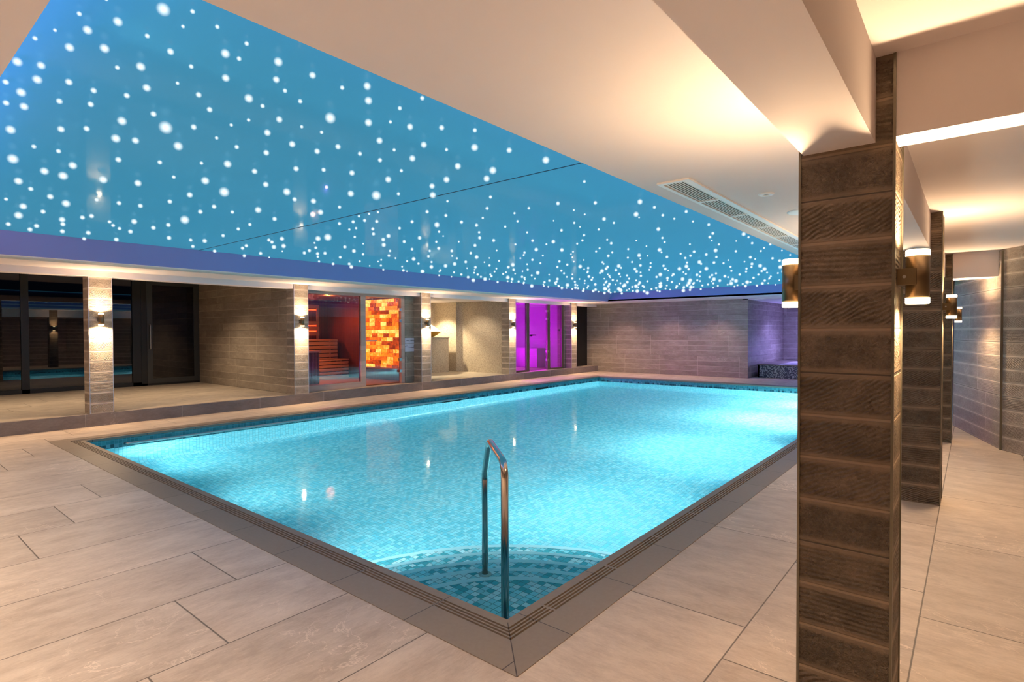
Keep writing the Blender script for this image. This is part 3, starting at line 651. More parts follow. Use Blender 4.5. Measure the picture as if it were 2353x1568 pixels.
# the stars on the panel: (radius, x, y) in metres, largest in view first
allst = [(0.042,-3.75,1.29),(0.027,-2.42,0.83),(0.035,-2.88,1.85),(0.049,-4.14,3.12),(0.048,-5.05,2.19),(0.039,-5.26,0.83),(0.053,-6.59,2.44),(0.038,-5.53,1.17),
    (0.033,-4.09,1.48),(0.031,-4.24,1.17),(0.030,-4.55,0.71),(0.029,-3.87,1.10),(0.026,-2.99,1.43),(0.025,-3.82,0.64),(0.024,-3.57,0.66),(0.023,-3.03,0.94),
    (0.023,-2.49,1.33),(0.023,-3.41,0.56),(0.022,-2.60,1.14),(0.022,-2.96,0.78),(0.021,-3.07,0.68),(0.020,-2.84,0.69),(0.020,-2.67,0.75),(0.056,-6.40,4.06),
    (0.045,-7.69,1.25),(0.041,-6.67,1.43),(0.038,-4.67,2.56),(0.036,-4.84,1.95),(0.035,-6.01,0.98),(0.035,-5.44,1.41),(0.034,-2.86,3.25),(0.033,-5.50,1.05),
    (0.032,-5.16,1.15),(0.032,-4.25,1.87),(0.032,-2.40,3.31),(0.029,-2.61,2.78),(0.026,-2.79,2.05),(0.024,-4.05,0.69),(0.024,-2.53,1.86),(0.022,-3.27,1.04),
    (0.022,-2.39,1.75),(0.021,-2.85,1.25),(0.020,-3.38,0.64),(0.038,-5.58,2.75),(0.037,-7.16,1.20),(0.035,-3.79,3.48),(0.034,-4.31,2.97),(0.032,-5.36,1.63),
    (0.031,-3.33,3.21),(0.031,-3.69,2.90),(0.031,-3.06,3.40),(0.029,-3.00,3.01),(0.027,-3.12,2.67),(0.025,-2.84,2.53),(0.025,-3.50,1.96),(0.025,-3.00,2.29),
    (0.025,-4.21,1.27),(0.024,-3.42,1.75),(0.023,-4.33,0.91),(0.023,-2.66,2.26),(0.022,-3.16,1.69),(0.019,-3.50,0.77),(0.019,-2.68,1.42),(0.019,-2.50,1.51),
    (0.017,-2.78,0.98),(0.043,-6.66,4.08),(0.038,-4.79,4.46),(0.036,-7.21,2.15),(0.036,-7.68,1.61),(0.034,-5.37,3.23),(0.034,-5.22,3.23),(0.031,-4.84,2.92),
    (0.030,-6.50,1.28),(0.030,-5.47,2.07),(0.028,-3.58,3.28),(0.028,-4.61,2.34),(0.026,-3.77,2.61),(0.025,-4.31,2.10),(0.025,-4.00,2.27),(0.024,-4.77,1.33),
    (0.023,-3.81,1.94),(0.023,-3.51,2.15),(0.023,-2.48,2.99),(0.022,-3.32,2.19),(0.020,-2.53,2.40),(0.020,-4.21,1.01),(0.020,-3.68,1.42),(0.019,-3.64,1.19),
    (0.018,-3.33,1.37),(0.018,-3.75,0.92),(0.018,-4.08,0.62),(0.018,-3.83,0.80),(0.017,-3.47,1.01),(0.017,-3.17,1.25),(0.017,-3.53,0.88),(0.016,-3.75,0.57),
    (0.034,-2.77,5.45),(0.031,-2.48,4.96),(0.039,-7.82,4.08),(0.039,-7.62,4.12),(0.039,-6.46,4.99),(0.037,-8.01,3.21),(0.036,-8.78,2.41),(0.036,-7.07,3.80),
    (0.036,-8.11,2.81),(0.035,-5.83,4.58),(0.034,-8.46,2.03),(0.033,-7.98,2.34),(0.033,-8.58,1.80),(0.033,-8.72,1.52),(0.032,-7.49,2.43),(0.032,-8.38,1.52),
    (0.031,-7.17,2.48),(0.031,-8.03,1.69),(0.031,-8.49,1.29),(0.030,-5.92,3.10),(0.029,-7.42,1.73),(0.029,-7.25,1.77),(0.028,-6.16,2.43),(0.028,-7.37,1.39),
    (0.027,-5.81,2.42),(0.027,-6.32,1.94),(0.026,-6.35,1.77),(0.026,-5.91,2.06),(0.026,-4.93,2.78),(0.024,-6.31,1.11),(0.021,-3.88,2.43),(0.020,-4.63,1.55),
    (0.020,-3.35,2.56),(0.019,-3.34,2.38),(0.019,-4.88,1.01),(0.018,-3.86,1.76),(0.018,-4.89,0.88),(0.017,-2.41,2.57),(0.015,-2.50,2.05),(0.015,-3.06,1.54),
    (0.015,-2.84,1.64),(0.015,-2.30,2.04),(0.014,-2.78,1.52),(0.014,-2.52,1.69),(0.013,-3.15,0.88),(0.013,-2.87,1.10),(0.013,-2.62,1.21),(0.012,-2.46,1.17),
    (0.012,-3.11,0.57),(0.012,-2.72,0.87),(0.011,-2.42,1.03),(0.011,-2.74,0.64),(0.011,-2.38,0.92),(0.079,-7.89,16.28),(0.076,-7.76,15.35),(0.075,-6.64,16.10),
    (0.074,-7.97,14.69),(0.072,-7.76,14.21),(0.072,-8.04,13.91),(0.070,-6.00,15.07),(0.068,-7.00,13.77),(0.068,-6.46,14.12),(0.067,-9.05,11.83),(0.067,-7.08,13.28),
    (0.066,-8.18,12.23),(0.066,-2.93,16.38),(0.065,-3.63,15.64),(0.065,-4.77,14.63),(0.064,-5.55,13.81),(0.063,-4.35,14.55),(0.062,-4.45,14.00),(0.061,-5.24,13.11),
    (0.060,-9.12,9.65),(0.060,-4.71,13.22),(0.059,-5.26,12.70),(0.059,-8.72,9.62),(0.058,-3.19,13.88),(0.057,-8.10,9.70),(0.055,-5.22,11.40),(0.054,-2.70,13.40),
    (0.053,-7.01,9.37),(0.051,-5.82,9.96),(0.051,-8.61,7.61),(0.050,-3.20,11.81),(0.050,-4.47,10.64),(0.050,-4.06,10.98),(0.049,-2.87,11.65),(0.048,-4.21,10.35),
    (0.048,-5.75,9.03),(0.048,-3.11,11.18),(0.048,-7.90,7.21),(0.048,-5.15,9.43),(0.048,-9.03,6.22),(0.047,-7.59,7.28),(0.047,-6.54,7.98),(0.046,-7.26,7.19),
    (0.045,-3.78,9.88),(0.043,-7.30,6.26),(0.042,-6.34,6.79),(0.041,-4.20,8.37),(0.039,-3.06,8.66),(0.039,-3.69,8.03),(0.039,-7.29,5.07),(0.038,-4.83,7.07),
    (0.038,-5.10,6.78),(0.035,-4.48,6.35),(0.034,-6.12,4.72),(0.033,-5.65,4.95),(0.033,-2.28,7.47),(0.031,-2.97,6.43),(0.028,-3.17,5.47),(0.024,-3.14,4.53),
    (0.023,-2.85,4.75),(0.023,-2.07,5.21),(0.019,-2.04,4.18),(0.018,-2.05,3.79),(0.035,-9.10,4.25),(0.034,-8.00,4.89),(0.034,-7.87,4.94),(0.034,-8.64,4.29),
    (0.034,-8.08,4.71),(0.033,-8.93,3.72),(0.033,-7.80,4.63),(0.032,-6.15,5.76),(0.032,-8.32,3.86),(0.032,-7.08,4.77),(0.031,-8.69,3.32),(0.031,-5.55,5.91),
    (0.031,-8.05,3.79),(0.030,-7.47,3.87),(0.030,-6.06,5.03),(0.030,-5.06,5.76),(0.029,-7.34,3.76),(0.029,-8.13,3.08),(0.029,-5.06,5.48),(0.029,-9.07,2.13),
    (0.028,-7.45,3.21),(0.028,-5.89,4.39),(0.026,-5.62,4.18),(0.026,-6.85,3.13),(0.026,-7.89,2.20),(0.026,-4.50,4.82),(0.025,-7.72,2.09),(0.025,-6.47,3.09),
    (0.025,-5.64,3.73),(0.025,-4.51,4.58),(0.025,-4.92,4.20),(0.025,-5.43,3.77),(0.025,-5.21,3.93),(0.024,-7.51,2.00),(0.024,-5.27,3.81),(0.023,-4.39,4.22),
    (0.023,-4.40,3.96),(0.023,-5.95,2.66),(0.022,-3.82,4.25),(0.022,-4.91,3.25),(0.021,-6.38,1.60),(0.020,-6.99,1.05),(0.020,-3.48,3.92),(0.020,-4.04,3.29),
    (0.019,-4.33,2.74),(0.018,-4.99,1.77),(0.017,-3.45,2.84),(0.016,-4.43,1.76),(0.015,-3.10,2.49),(0.015,-2.82,2.72),(0.014,-3.79,1.60),(0.014,-3.18,1.98),
    (0.013,-3.19,1.85),(0.013,-3.49,1.56),(0.013,-2.71,2.15),(0.013,-3.33,1.59),(0.011,-3.12,1.13),(0.009,-2.97,0.61),(0.009,-2.53,0.94),(0.008,-2.55,0.68),
    (0.022,-2.33,5.72),(0.021,-2.50,5.32),(0.019,-2.15,4.92),(0.061,-9.04,15.62),(0.059,-7.77,15.82),(0.058,-8.86,14.64),(0.058,-9.04,14.36),(0.057,-8.10,14.98),
    (0.056,-8.54,14.24),(0.054,-8.93,13.07),(0.054,-8.60,13.26),(0.053,-6.70,14.62),(0.053,-4.81,15.93),(0.052,-7.68,13.48),(0.052,-5.92,14.61),(0.050,-7.63,12.71),
    (0.050,-7.30,12.87),(0.050,-4.22,15.38),(0.049,-6.19,13.55),(0.049,-6.51,13.01),(0.048,-2.66,16.12),(0.048,-6.69,12.69),(0.047,-2.60,15.65),(0.047,-4.79,13.85),
    (0.047,-2.85,15.29),(0.046,-4.43,13.69),(0.045,-3.36,14.34),(0.045,-7.54,10.85),(0.045,-8.36,10.17),(0.045,-5.49,12.38),(0.044,-2.31,14.73),(0.043,-4.33,12.85),
    (0.043,-8.81,9.15),(0.043,-6.68,10.85),(0.042,-4.69,12.12),(0.042,-5.05,11.69),(0.040,-3.07,12.66),(0.040,-5.38,10.61),(0.039,-5.58,10.10),(0.039,-8.84,7.31),
    (0.039,-2.83,12.25),(0.039,-7.11,8.70),(0.038,-5.21,10.20),(0.038,-4.74,10.58),(0.038,-5.61,9.76),(0.037,-5.44,9.52),(0.037,-7.39,7.88),(0.037,-6.90,8.28),
    (0.036,-4.85,9.72),(0.036,-3.17,10.88),(0.035,-3.64,10.22),(0.035,-8.76,5.99),(0.035,-8.98,5.80),(0.034,-6.97,7.18),(0.034,-2.65,10.71),(0.033,-2.91,9.90),
    (0.032,-3.97,8.93),(0.032,-8.12,5.38),(0.032,-4.65,8.16),(0.032,-6.93,6.26),(0.031,-3.36,9.08),(0.031,-7.35,5.78),(0.030,-6.15,6.45),(0.030,-3.39,8.64),
    (0.030,-6.20,6.08),(0.029,-2.07,9.34),(0.029,-6.53,5.57),(0.028,-7.49,4.55),(0.027,-3.97,7.05),(0.026,-4.68,6.14),(0.026,-2.71,7.45),(0.025,-2.58,7.20),
    (0.024,-3.94,5.76),(0.023,-5.35,4.37),(0.023,-2.41,6.59),(0.021,-2.03,6.46),(0.021,-2.60,5.74),(0.019,-3.50,4.53),(0.016,-2.53,4.04),(0.054,-8.77,16.26),
    (0.051,-8.67,15.25),(0.050,-6.54,16.35),(0.048,-8.20,14.26),(0.047,-6.99,14.99),(0.047,-6.27,15.24),(0.046,-6.28,14.77),(0.046,-7.41,13.82),(0.045,-4.55,16.07),
    (0.044,-8.13,12.53),(0.044,-6.81,13.55),(0.043,-3.44,16.14),(0.042,-5.85,13.46),(0.042,-8.29,11.36),(0.041,-9.15,10.56),(0.041,-8.00,11.47),(0.041,-8.67,10.80),
    (0.041,-3.96,14.63),(0.040,-3.27,15.00),(0.040,-7.96,11.11),(0.040,-6.72,12.01),(0.040,-7.07,11.61),(0.039,-2.73,14.85),(0.039,-3.97,13.75),(0.039,-7.25,11.04),
    (0.038,-4.68,12.86),(0.038,-5.59,12.01),(0.038,-2.00,14.92),(0.038,-7.88,9.94),(0.037,-2.76,14.07),(0.037,-5.75,11.55),(0.037,-8.30,9.37),(0.037,-4.48,12.46),
    (0.037,-3.97,12.74),(0.036,-1.96,14.33),(0.036,-8.30,8.92),(0.036,-5.92,10.86),(0.036,-8.56,8.68),(0.035,-2.40,13.27),(0.035,-3.40,12.34),(0.034,-6.51,9.51),
    (0.033,-4.42,10.98),(0.033,-6.91,8.90),(0.033,-2.43,12.57),(0.033,-5.84,9.46),(0.032,-6.20,8.92),(0.032,-2.48,11.96),(0.032,-4.56,10.10),(0.031,-7.02,7.87),
    (0.031,-5.85,8.74),(0.030,-7.82,6.82),(0.030,-5.69,8.25),(0.029,-5.92,7.76),(0.029,-2.67,10.33),(0.028,-3.80,9.29),(0.028,-3.35,9.52),(0.028,-3.62,9.07),
    (0.027,-8.37,5.12),(0.027,-7.56,5.43),(0.026,-5.49,6.99),(0.026,-2.88,9.05),(0.026,-6.48,5.88),(0.026,-6.94,5.48),(0.024,-2.27,8.66),(0.024,-2.44,8.38),
    (0.023,-5.77,5.36),(0.023,-4.16,6.59),(0.023,-2.21,8.08),(0.022,-3.23,7.12),(0.022,-6.29,4.39),(0.022,-1.95,7.92),(0.022,-3.92,6.25),(0.021,-4.82,5.21),
    (0.021,-5.17,4.85),(0.020,-3.57,6.03),(0.020,-4.33,5.14),(0.019,-3.22,5.78),(0.019,-3.57,5.48),(0.019,-4.01,4.98),(0.018,-4.19,4.59),(0.017,-3.77,4.63),
    (0.020,-5.90,4.04),(0.020,-5.76,4.04),(0.016,-3.92,3.79),(0.018,-5.15,3.65),(0.017,-4.97,3.65),(0.017,-4.83,3.66),(0.046,-7.51,16.36),(0.045,-8.04,15.61),
    (0.045,-7.41,15.98),(0.045,-8.53,14.98),(0.044,-6.20,16.32),(0.044,-7.28,15.30),(0.043,-8.74,13.91),(0.043,-8.74,13.61),(0.042,-6.53,15.31),(0.041,-7.09,14.43),
    (0.041,-7.34,14.21),(0.041,-6.98,14.13),(0.040,-5.69,15.09),(0.040,-8.67,12.53),(0.040,-5.45,14.86),(0.039,-7.57,13.06),(0.039,-5.67,14.39),(0.039,-8.42,12.04),
    (0.039,-5.22,14.61),(0.038,-5.56,14.16),(0.038,-7.21,12.52),(0.038,-8.78,11.15),(0.037,-7.69,11.83),(0.037,-6.26,12.93),(0.037,-2.09,16.16),(0.036,-5.22,13.51),
    (0.035,-6.28,12.00),(0.035,-3.13,14.53),(0.034,-2.02,15.21),(0.034,-8.02,10.21),(0.034,-8.60,9.35),(0.033,-6.32,11.14),(0.033,-5.96,11.29),(0.033,-3.67,13.07),
    (0.033,-7.55,9.87),(0.032,-4.84,11.87),(0.032,-4.30,12.20),(0.032,-7.83,9.22),(0.032,-1.97,13.95),(0.032,-6.77,9.99),(0.032,-6.15,10.44),(0.031,-2.22,13.58),
    (0.031,-4.44,11.66),(0.031,-3.69,12.26),(0.031,-2.67,13.05),(0.031,-8.40,8.30),(0.031,-6.20,10.03),(0.031,-3.88,11.91),(0.030,-8.31,7.83),(0.030,-1.96,13.03),
    (0.030,-3.51,11.69),(0.030,-9.12,7.03),(0.029,-5.35,9.89),(0.029,-3.35,11.47),(0.029,-3.65,11.15),(0.029,-4.85,10.15),(0.028,-8.58,6.56),(0.028,-3.91,10.31),
    (0.027,-3.56,10.49),(0.027,-2.01,11.71),(0.027,-4.58,9.59),(0.027,-2.63,11.12),(0.027,-4.04,9.96),(0.027,-6.11,8.25),(0.027,-5.18,8.88),(0.027,-4.76,9.21),
    (0.027,-7.48,6.83),(0.026,-7.72,6.47),(0.026,-8.37,5.94),(0.026,-8.92,5.48),(0.025,-4.54,8.63),(0.025,-6.79,6.78),(0.024,-5.68,7.21),(0.024,-3.66,8.76),
    (0.024,-4.43,7.90),(0.023,-2.58,9.31),(0.023,-4.57,7.64),(0.023,-4.07,7.75),(0.022,-4.36,7.39),(0.022,-2.85,8.20),(0.021,-5.09,6.27),(0.021,-4.38,6.80),
    (0.021,-3.36,7.48),(0.020,-3.88,6.78),(0.020,-2.33,7.84),(0.019,-4.37,5.62),(0.017,-2.49,6.31),(0.017,-2.59,6.02),(0.015,-3.21,4.92),(0.012,-2.21,4.50),
    (0.042,-8.96,15.87),(0.041,-8.72,15.71),(0.041,-8.14,16.08),(0.040,-8.08,15.29),(0.039,-8.34,14.69),(0.038,-9.05,13.78),(0.038,-6.92,15.47),(0.038,-6.41,15.55),
    (0.037,-8.49,13.71),(0.037,-6.07,15.43),(0.037,-5.16,16.10),(0.036,-9.10,12.65),(0.036,-5.43,15.55),(0.036,-8.16,13.22),(0.036,-6.44,14.48),(0.036,-4.95,15.70),
    (0.036,-9.03,12.35),(0.035,-5.09,15.33),(0.035,-4.71,15.37),(0.034,-5.96,14.19),(0.034,-7.05,13.00),(0.034,-8.98,11.39),(0.034,-3.06,16.15),(0.034,-4.40,14.98),
    (0.033,-8.25,11.76),(0.033,-2.43,16.43),(0.033,-5.26,13.80),(0.033,-7.04,12.27),(0.032,-2.87,15.61),(0.032,-8.89,10.64),(0.032,-6.77,12.32),(0.032,-7.38,11.80),
    (0.032,-6.38,12.56),(0.032,-5.78,13.03),(0.031,-2.34,15.47),(0.031,-3.72,14.14),(0.031,-7.98,10.55),(0.030,-6.83,11.26),(0.030,-4.39,13.25),(0.030,-2.93,14.34),
    (0.030,-3.59,13.75),(0.030,-4.83,12.65),(0.030,-7.18,10.71),(0.030,-2.59,14.35),(0.029,-9.11,8.54),(0.029,-2.52,13.92),(0.029,-8.12,9.13),(0.028,-3.27,13.08),
    (0.028,-3.42,12.81),(0.028,-2.96,13.12),(0.028,-5.47,10.97),(0.028,-8.16,8.66),(0.028,-7.59,9.03),(0.027,-7.69,8.78),(0.027,-8.52,8.00),(0.027,-2.40,12.93),
    (0.027,-2.82,12.57),(0.027,-5.09,10.60),(0.026,-7.30,8.39),(0.025,-8.44,6.95),(0.025,-2.21,12.05),(0.024,-6.41,8.24),(0.024,-5.30,9.13),(0.023,-6.49,7.53),
    (0.023,-7.93,6.07),(0.022,-5.98,7.50),(0.022,-7.58,6.10),(0.022,-2.05,10.48),(0.022,-2.34,10.11),(0.022,-6.66,6.54),(0.022,-5.49,7.48),(0.021,-1.98,10.08),
    (0.021,-3.84,8.43),(0.021,-2.15,9.79),(0.021,-4.87,7.44),(0.020,-5.70,6.56),(0.020,-2.45,9.01),(0.019,-2.04,9.01),(0.019,-3.17,7.92),(0.019,-4.75,6.56),
    (0.018,-7.16,4.33),(0.018,-5.55,5.58),(0.014,-3.24,5.18),(0.036,-9.07,15.31),(0.034,-7.02,16.02),(0.033,-7.81,14.93),(0.033,-5.79,16.20),(0.033,-9.02,13.44),
    (0.032,-7.34,14.58),(0.031,-8.85,12.81),(0.031,-4.14,16.32),(0.031,-8.28,12.86),(0.030,-7.38,13.34),(0.030,-3.71,16.27),(0.030,-8.78,11.98),(0.030,-4.15,15.66),
    (0.030,-6.35,13.81),(0.029,-7.78,12.43),(0.029,-8.98,10.90),(0.029,-5.08,14.10),(0.028,-4.68,14.31),(0.028,-3.70,14.94),(0.027,-3.80,14.40),(0.027,-8.30,10.58),
    (0.027,-7.26,11.37),(0.027,-8.88,9.96),(0.027,-6.77,11.69),(0.026,-6.51,11.51),(0.026,-6.25,11.52),(0.026,-9.15,8.96),(0.026,-5.25,12.09),(0.026,-2.31,14.42),
    (0.025,-7.22,10.07),(0.025,-6.21,10.88),(0.025,-6.80,10.36),(0.025,-7.65,9.41),(0.024,-6.35,10.25),(0.024,-4.76,11.54),(0.024,-7.24,9.15),(0.024,-4.88,11.04),
    (0.024,-8.79,7.81),(0.023,-9.04,7.57),(0.023,-7.79,8.28),(0.023,-6.07,9.68),(0.022,-7.71,7.98),(0.021,-8.83,6.49),(0.021,-2.52,11.43),(0.021,-2.23,11.52),
    (0.021,-3.21,10.57),(0.021,-6.82,7.51),(0.020,-5.56,8.52),(0.020,-1.98,11.40),(0.020,-8.19,6.20),(0.020,-3.36,10.15),(0.020,-5.30,8.44),(0.020,-2.01,11.09),
    (0.020,-2.95,10.31),(0.020,-4.45,8.92),(0.019,-6.38,7.15),(0.019,-5.25,8.00),(0.019,-9.11,4.67),(0.019,-4.20,8.68),(0.019,-5.06,7.67),(0.018,-2.32,9.51),
    (0.018,-8.27,4.45),(0.017,-3.74,7.69),(0.016,-6.72,4.83),(0.016,-2.57,8.09),(0.016,-2.82,7.83),(0.016,-3.62,7.13),(0.015,-5.39,5.13),(0.014,-3.67,5.76),
    (0.013,-3.70,5.25),(0.013,-2.87,5.72),]
def ico(mb, c, r, sub=2):
    bm = bmesh.new(); bmesh.ops.create_icosphere(bm, subdivisions=sub, radius=r)
    vs = [(v.co.x + c[0], v.co.y + c[1], v.co.z + c[2]) for v in bm.verts]; fs = [[v.index for v in f.verts] for f in bm.faces]; bm.free()
    mb.add(vs, fs, True)
sm_ = MB(); ico(sm_, (0, 0, 0), 1.0, 3); s0 = sm_.build('star_light', M_star, star)
for i, (r_, x, y) in enumerate(allst[:100]):
    o = s0 if i == 0 else s0.copy()
    if i: COL.objects.link(o); o.parent = star
    o.location = Vector((x, y, STZ - r_ * 1.02 - 0.004)) - STC; o.scale = (r_,) * 3
m_ = MB()
for r_, x, y in allst[100:]: ico(m_, (x, y, STZ - r_ * 1.02 - 0.004), r_, 2)
o = sp('star_light', m_, M_star); o['kind'] = 'stuff'

# violet-blue light strips tucked behind the right and near rims of the recess
for nm, loc, dr_, ln, box in (('right', (SX1 + 0.005, 8.5, 2.66), (-1, 0, 0.03), 15.6, (-0.02, 0.0, -7.9, 7.9)), ('near', (-5.6, SY0 + 0.005, 2.66), (0, 1, 0.03), 7.2, (-3.7, 3.7, -0.02, 0.0))):
    e = empty('cove_light_strip', loc, 'violet-blue light strip hidden behind the %s rim of the ceiling recess' % nm, 'light strip')
    MB().box(box[0], box[1], box[2], box[3], -0.02, 0.02).build('led_channel', M_white, e)
    l = light('cove_light', 'AREA', (-0.03 if nm == 'right' else 0, 0.03 if nm == 'near' else 0, 0), P_COVE * ln, (0.30, 0.36, 1.0), dr_, e, shape='RECTANGLE', size=ln, size_y=0.05)
    if nm == 'right': l.rotation_euler = (R(90), 0, R(90))

# ================================================================ CEILING FITTINGS
v = empty('air_vent_grille', (-1.545, 3.56, CZ), 'long white slatted air vent in the ceiling by the star panel', 'air vent')
x0, x1 = -0.112, 0.112; seg = 0.707; nseg = 7; L = seg * nseg
fr = MB(); fr.box(x0, x0 + 0.03, 0, L, -0.012, 0.0); fr.box(x1 - 0.045, x1, 0, L, -0.012, 0.0)
for k in range(nseg + 1): fr.box(x0 + 0.03, x1 - 0.045, k * seg - (0.0 if k == 0 else 0.018), k * seg + (0.04 if k == 0 else 0.018), -0.012, 0.0)
fr.build('frame', M_vent, v)
MB().box(x0 + 0.02, x1 - 0.03, 0.01, L, -0.0015, 0.001).build('duct', plain('duct shadow grey', (0.10, 0.095, 0.085), 0.8), v)
for k in range(nseg):
    for j in range(7):
        xx = x0 + 0.046 + j * 0.0202
        s_ = MB(); s_.prism([(xx, k * seg + 0.03), (xx + 0.0075, k * seg + 0.03), (xx + 0.006, (k + 1) * seg - 0.02), (xx, (k + 1) * seg - 0.02)], -0.011, -0.008)
        s_.build('slat', M_vent, v)
d_ = empty('ceiling_downlight', (-1.17, 4.35, CZ), 'small round white downlight in the ceiling beside the air vent', 'downlight')
MB().lathe([(0.0, -0.004), (0.02, -0.004), (0.022, -0.010), (0.05, -0.010), (0.056, 0.0)], seg=32).build('ring', M_vent, d_)
MB().lathe([(0.0, -0.0055), (0.019, -0.0055)], seg=24).build('lens', M_grey, d_)
d_ = empty('ceiling_speaker', (-1.09, 5.2, CZ), 'round flat white ceiling speaker beside the air vent', 'speaker')
MB().lathe([(0.0, -0.008), (0.12, -0.010), (0.135, -0.006), (0.138, 0.0)], seg=40).build('grille', M_vent, d_)
# linear slot diffuser above the left bays
ls = empty('linear_diffuser', (-9.7, YB, CZ), 'long slim slot diffuser in the ceiling above the left bays', 'air diffuser')
LL = 16.3 - YB
f_ = MB()
for xx in (-0.15, -0.075, 0.0, 0.075, 0.15): f_.box(xx - 0.006, xx + 0.006, 0, LL, -0.012, 0.03)
f_.build('diffuser_rail', M_white, ls)
MB().box(-0.15, 0.15, 0, LL, 0.05, 0.06).build('plenum', M_grey, ls)
for k in range(18):
    MB().box(-0.15, 0.15, 1.1 * k + 0.3, 1.1 * k + 0.33, -0.006, 0.012).build('joint_clip', M_white, ls)

# ================================================================ TERRACE GLAZING (bays 0 and 1)
GX = -15.7
w = empty('window_1', (GX, 0, 0.2), 'tall dark window wall behind the first bay', 'window'); w['kind'] = 'structure'
def bars(mb, segs, z0, z1, x=0.0, d=0.05):
    for a, b_ in segs: mb.box(x - d, x + d, a, b_, z0, z1)
f_ = MB(); bars(f_, ((YB, YB + 0.06), (0.3, 0.4), (2.55, 2.68), (4.60, 4.78)), 0, 2.7); f_.box(-0.05, 0.05, YB, 4.78, 0, 0.09); f_.box(-0.05, 0.05, YB, 4.78, 2.6, 2.75)
f_.build('window_frame', M_alu, w)
for a, b_ in ((YB + 0.06, 0.3), (0.4, 2.55), (2.68, 4.60)):
    MB().box(-0.006, 0.006, a, b_, 0.09, 2.6).build('pane', M_dglass, w)
dr = empty('door_1', (GX, 5.4, 0.2), 'dark framed sliding glass door beside the stone wall', 'door'); dr['kind'] = 'structure'
f_ = MB(); bars(f_, ((-0.62, -0.5), (0.70, 0.80)), 0, 2.75, 0, 0.06); f_.box(-0.06, 0.06, -0.62, 0.8, 2.62, 2.75); f_.box(-0.06, 0.06, -0.62, 0.8, 0, 0.05)
f_.build('door_frame', M_alu, dr)
f_ = MB(); f_.box(0.02, 0.07, -0.5, -0.38, 0.05, 2.62); f_.box(0.02, 0.07, 0.57, 0.70, 0.05, 2.62); f_.box(0.02, 0.07, -0.38, 0.57, 0.05, 0.17); f_.box(0.02, 0.07, -0.38, 0.57, 2.48, 2.62)
f_.build('door_leaf', plain('door aluminium', (0.07, 0.075, 0.07), 0.4, 0.4), dr)
MB().box(0.04, 0.052, -0.38, 0.57, 0.17, 2.48).build('pane', M_dglass, dr)
MB().tube(arc_path([(0.07, -0.44, 0.9), (0.12, -0.44, 0.9), (0.12, -0.44, 1.5), (0.07, -0.44, 1.5)], 0.03), 0.012, 10).build('door_handle', M_steel_d, dr)
wb = MB(); wb.box(-15.85, -15.65, YB, 6.1, 2.94, 3.0); struct('wall_left', wb, M_black, 'dark head above the window wall')

# ================================================================ SAUNA (bay 2)
SXF = -11.2
s = empty('sauna_cabin', (SXF, 6.38, 0.2), 'timber framed glass sauna front with door', 'sauna')
Y0 = 6.38
f_ = MB()
f_.box(-0.05, 0.05, 0.0, 2.87, 2.15, 2.26); f_.box(-0.05, 0.05, 0.0, 1.56, 0.0, 0.125)
f_.box(-0.05, 0.05, 1.56, 1.69, 0, 2.15); f_.box(-0.05, 0.05, 2.76, 2.87, 0, 2.15); f_.box(-0.05, 0.05, 0.0, 0.08, 0.125, 2.15)
f_.build('frame', M_fwood, s, bevel=0.004)
MB().box(-0.006, 0.006, 0.08, 1.56, 0.125, 2.15).build('window_pane', M_sglass, s)
dp = MB().box(-0.005, 0.005, 1.695, 2.735, 0.015, 2.14).build('glass_door', M_sglass, s)
hd = MB(); hd.box(0.03, 0.05, 1.70, 2.01, 1.075, 1.10); hd.box(0.0, 0.03, 1.72, 1.735, 1.08, 1.095); hd.box(0.0, 0.03, 1.97, 1.985, 1.08, 1.095)
hd.build('door_handle', M_steel_d, dp)
for z in (1.86, 1.58, 0.60, 0.31): MB().box(-0.005, 0.06, 2.70, 2.77, z - 0.035, z + 0.035).build('hinge', M_steel_d, dp, bevel=0.003)
# room
rm = MB(); rm.box(-15.0, -14.95, 6.38, 9.5, 0.2, 2.46); rm.box(-15.0, -11.26, 6.375, 6.40, 0.2, 2.46)
rm.box(-15.0, -11.26, 9.44, 9.6, 0.2, 0.54)
rm.box(-15.0, -13.1, 9.44, 9.6, 0.54, 2.46); rm.box(-13.1, -11.26, 9.46, 9.6, 0.54, 2.46)
rm.box(-15.0, -11.26, 6.38, 9.5, 2.42, 2.45)
struct('wall_left', rm, M_cedarv, 'dark timber panelling inside the sauna')
rm = MB(); rm.box(-15.0, -11.26, 6.4, 9.44, 0.2, 0.212)
struct('floor', rm, plain('sauna floor', (0.34, 0.2, 0.12), 0.5), 'timber-toned floor of the sauna')
sw = empty('salt_brick_wall', (-12.18, 9.44, 0.54), 'glowing orange backlit salt brick wall seen through the sauna door', 'salt wall')
MB().box(-0.92, 0.9, 0.0, 0.02, 0.0, 1.84).build('salt_bricks', M_salt, sw)
MB().box(-0.92, 0.9, -0.02, 0.02, -0.04, 0.0).build('ledge', M_cedar, sw)
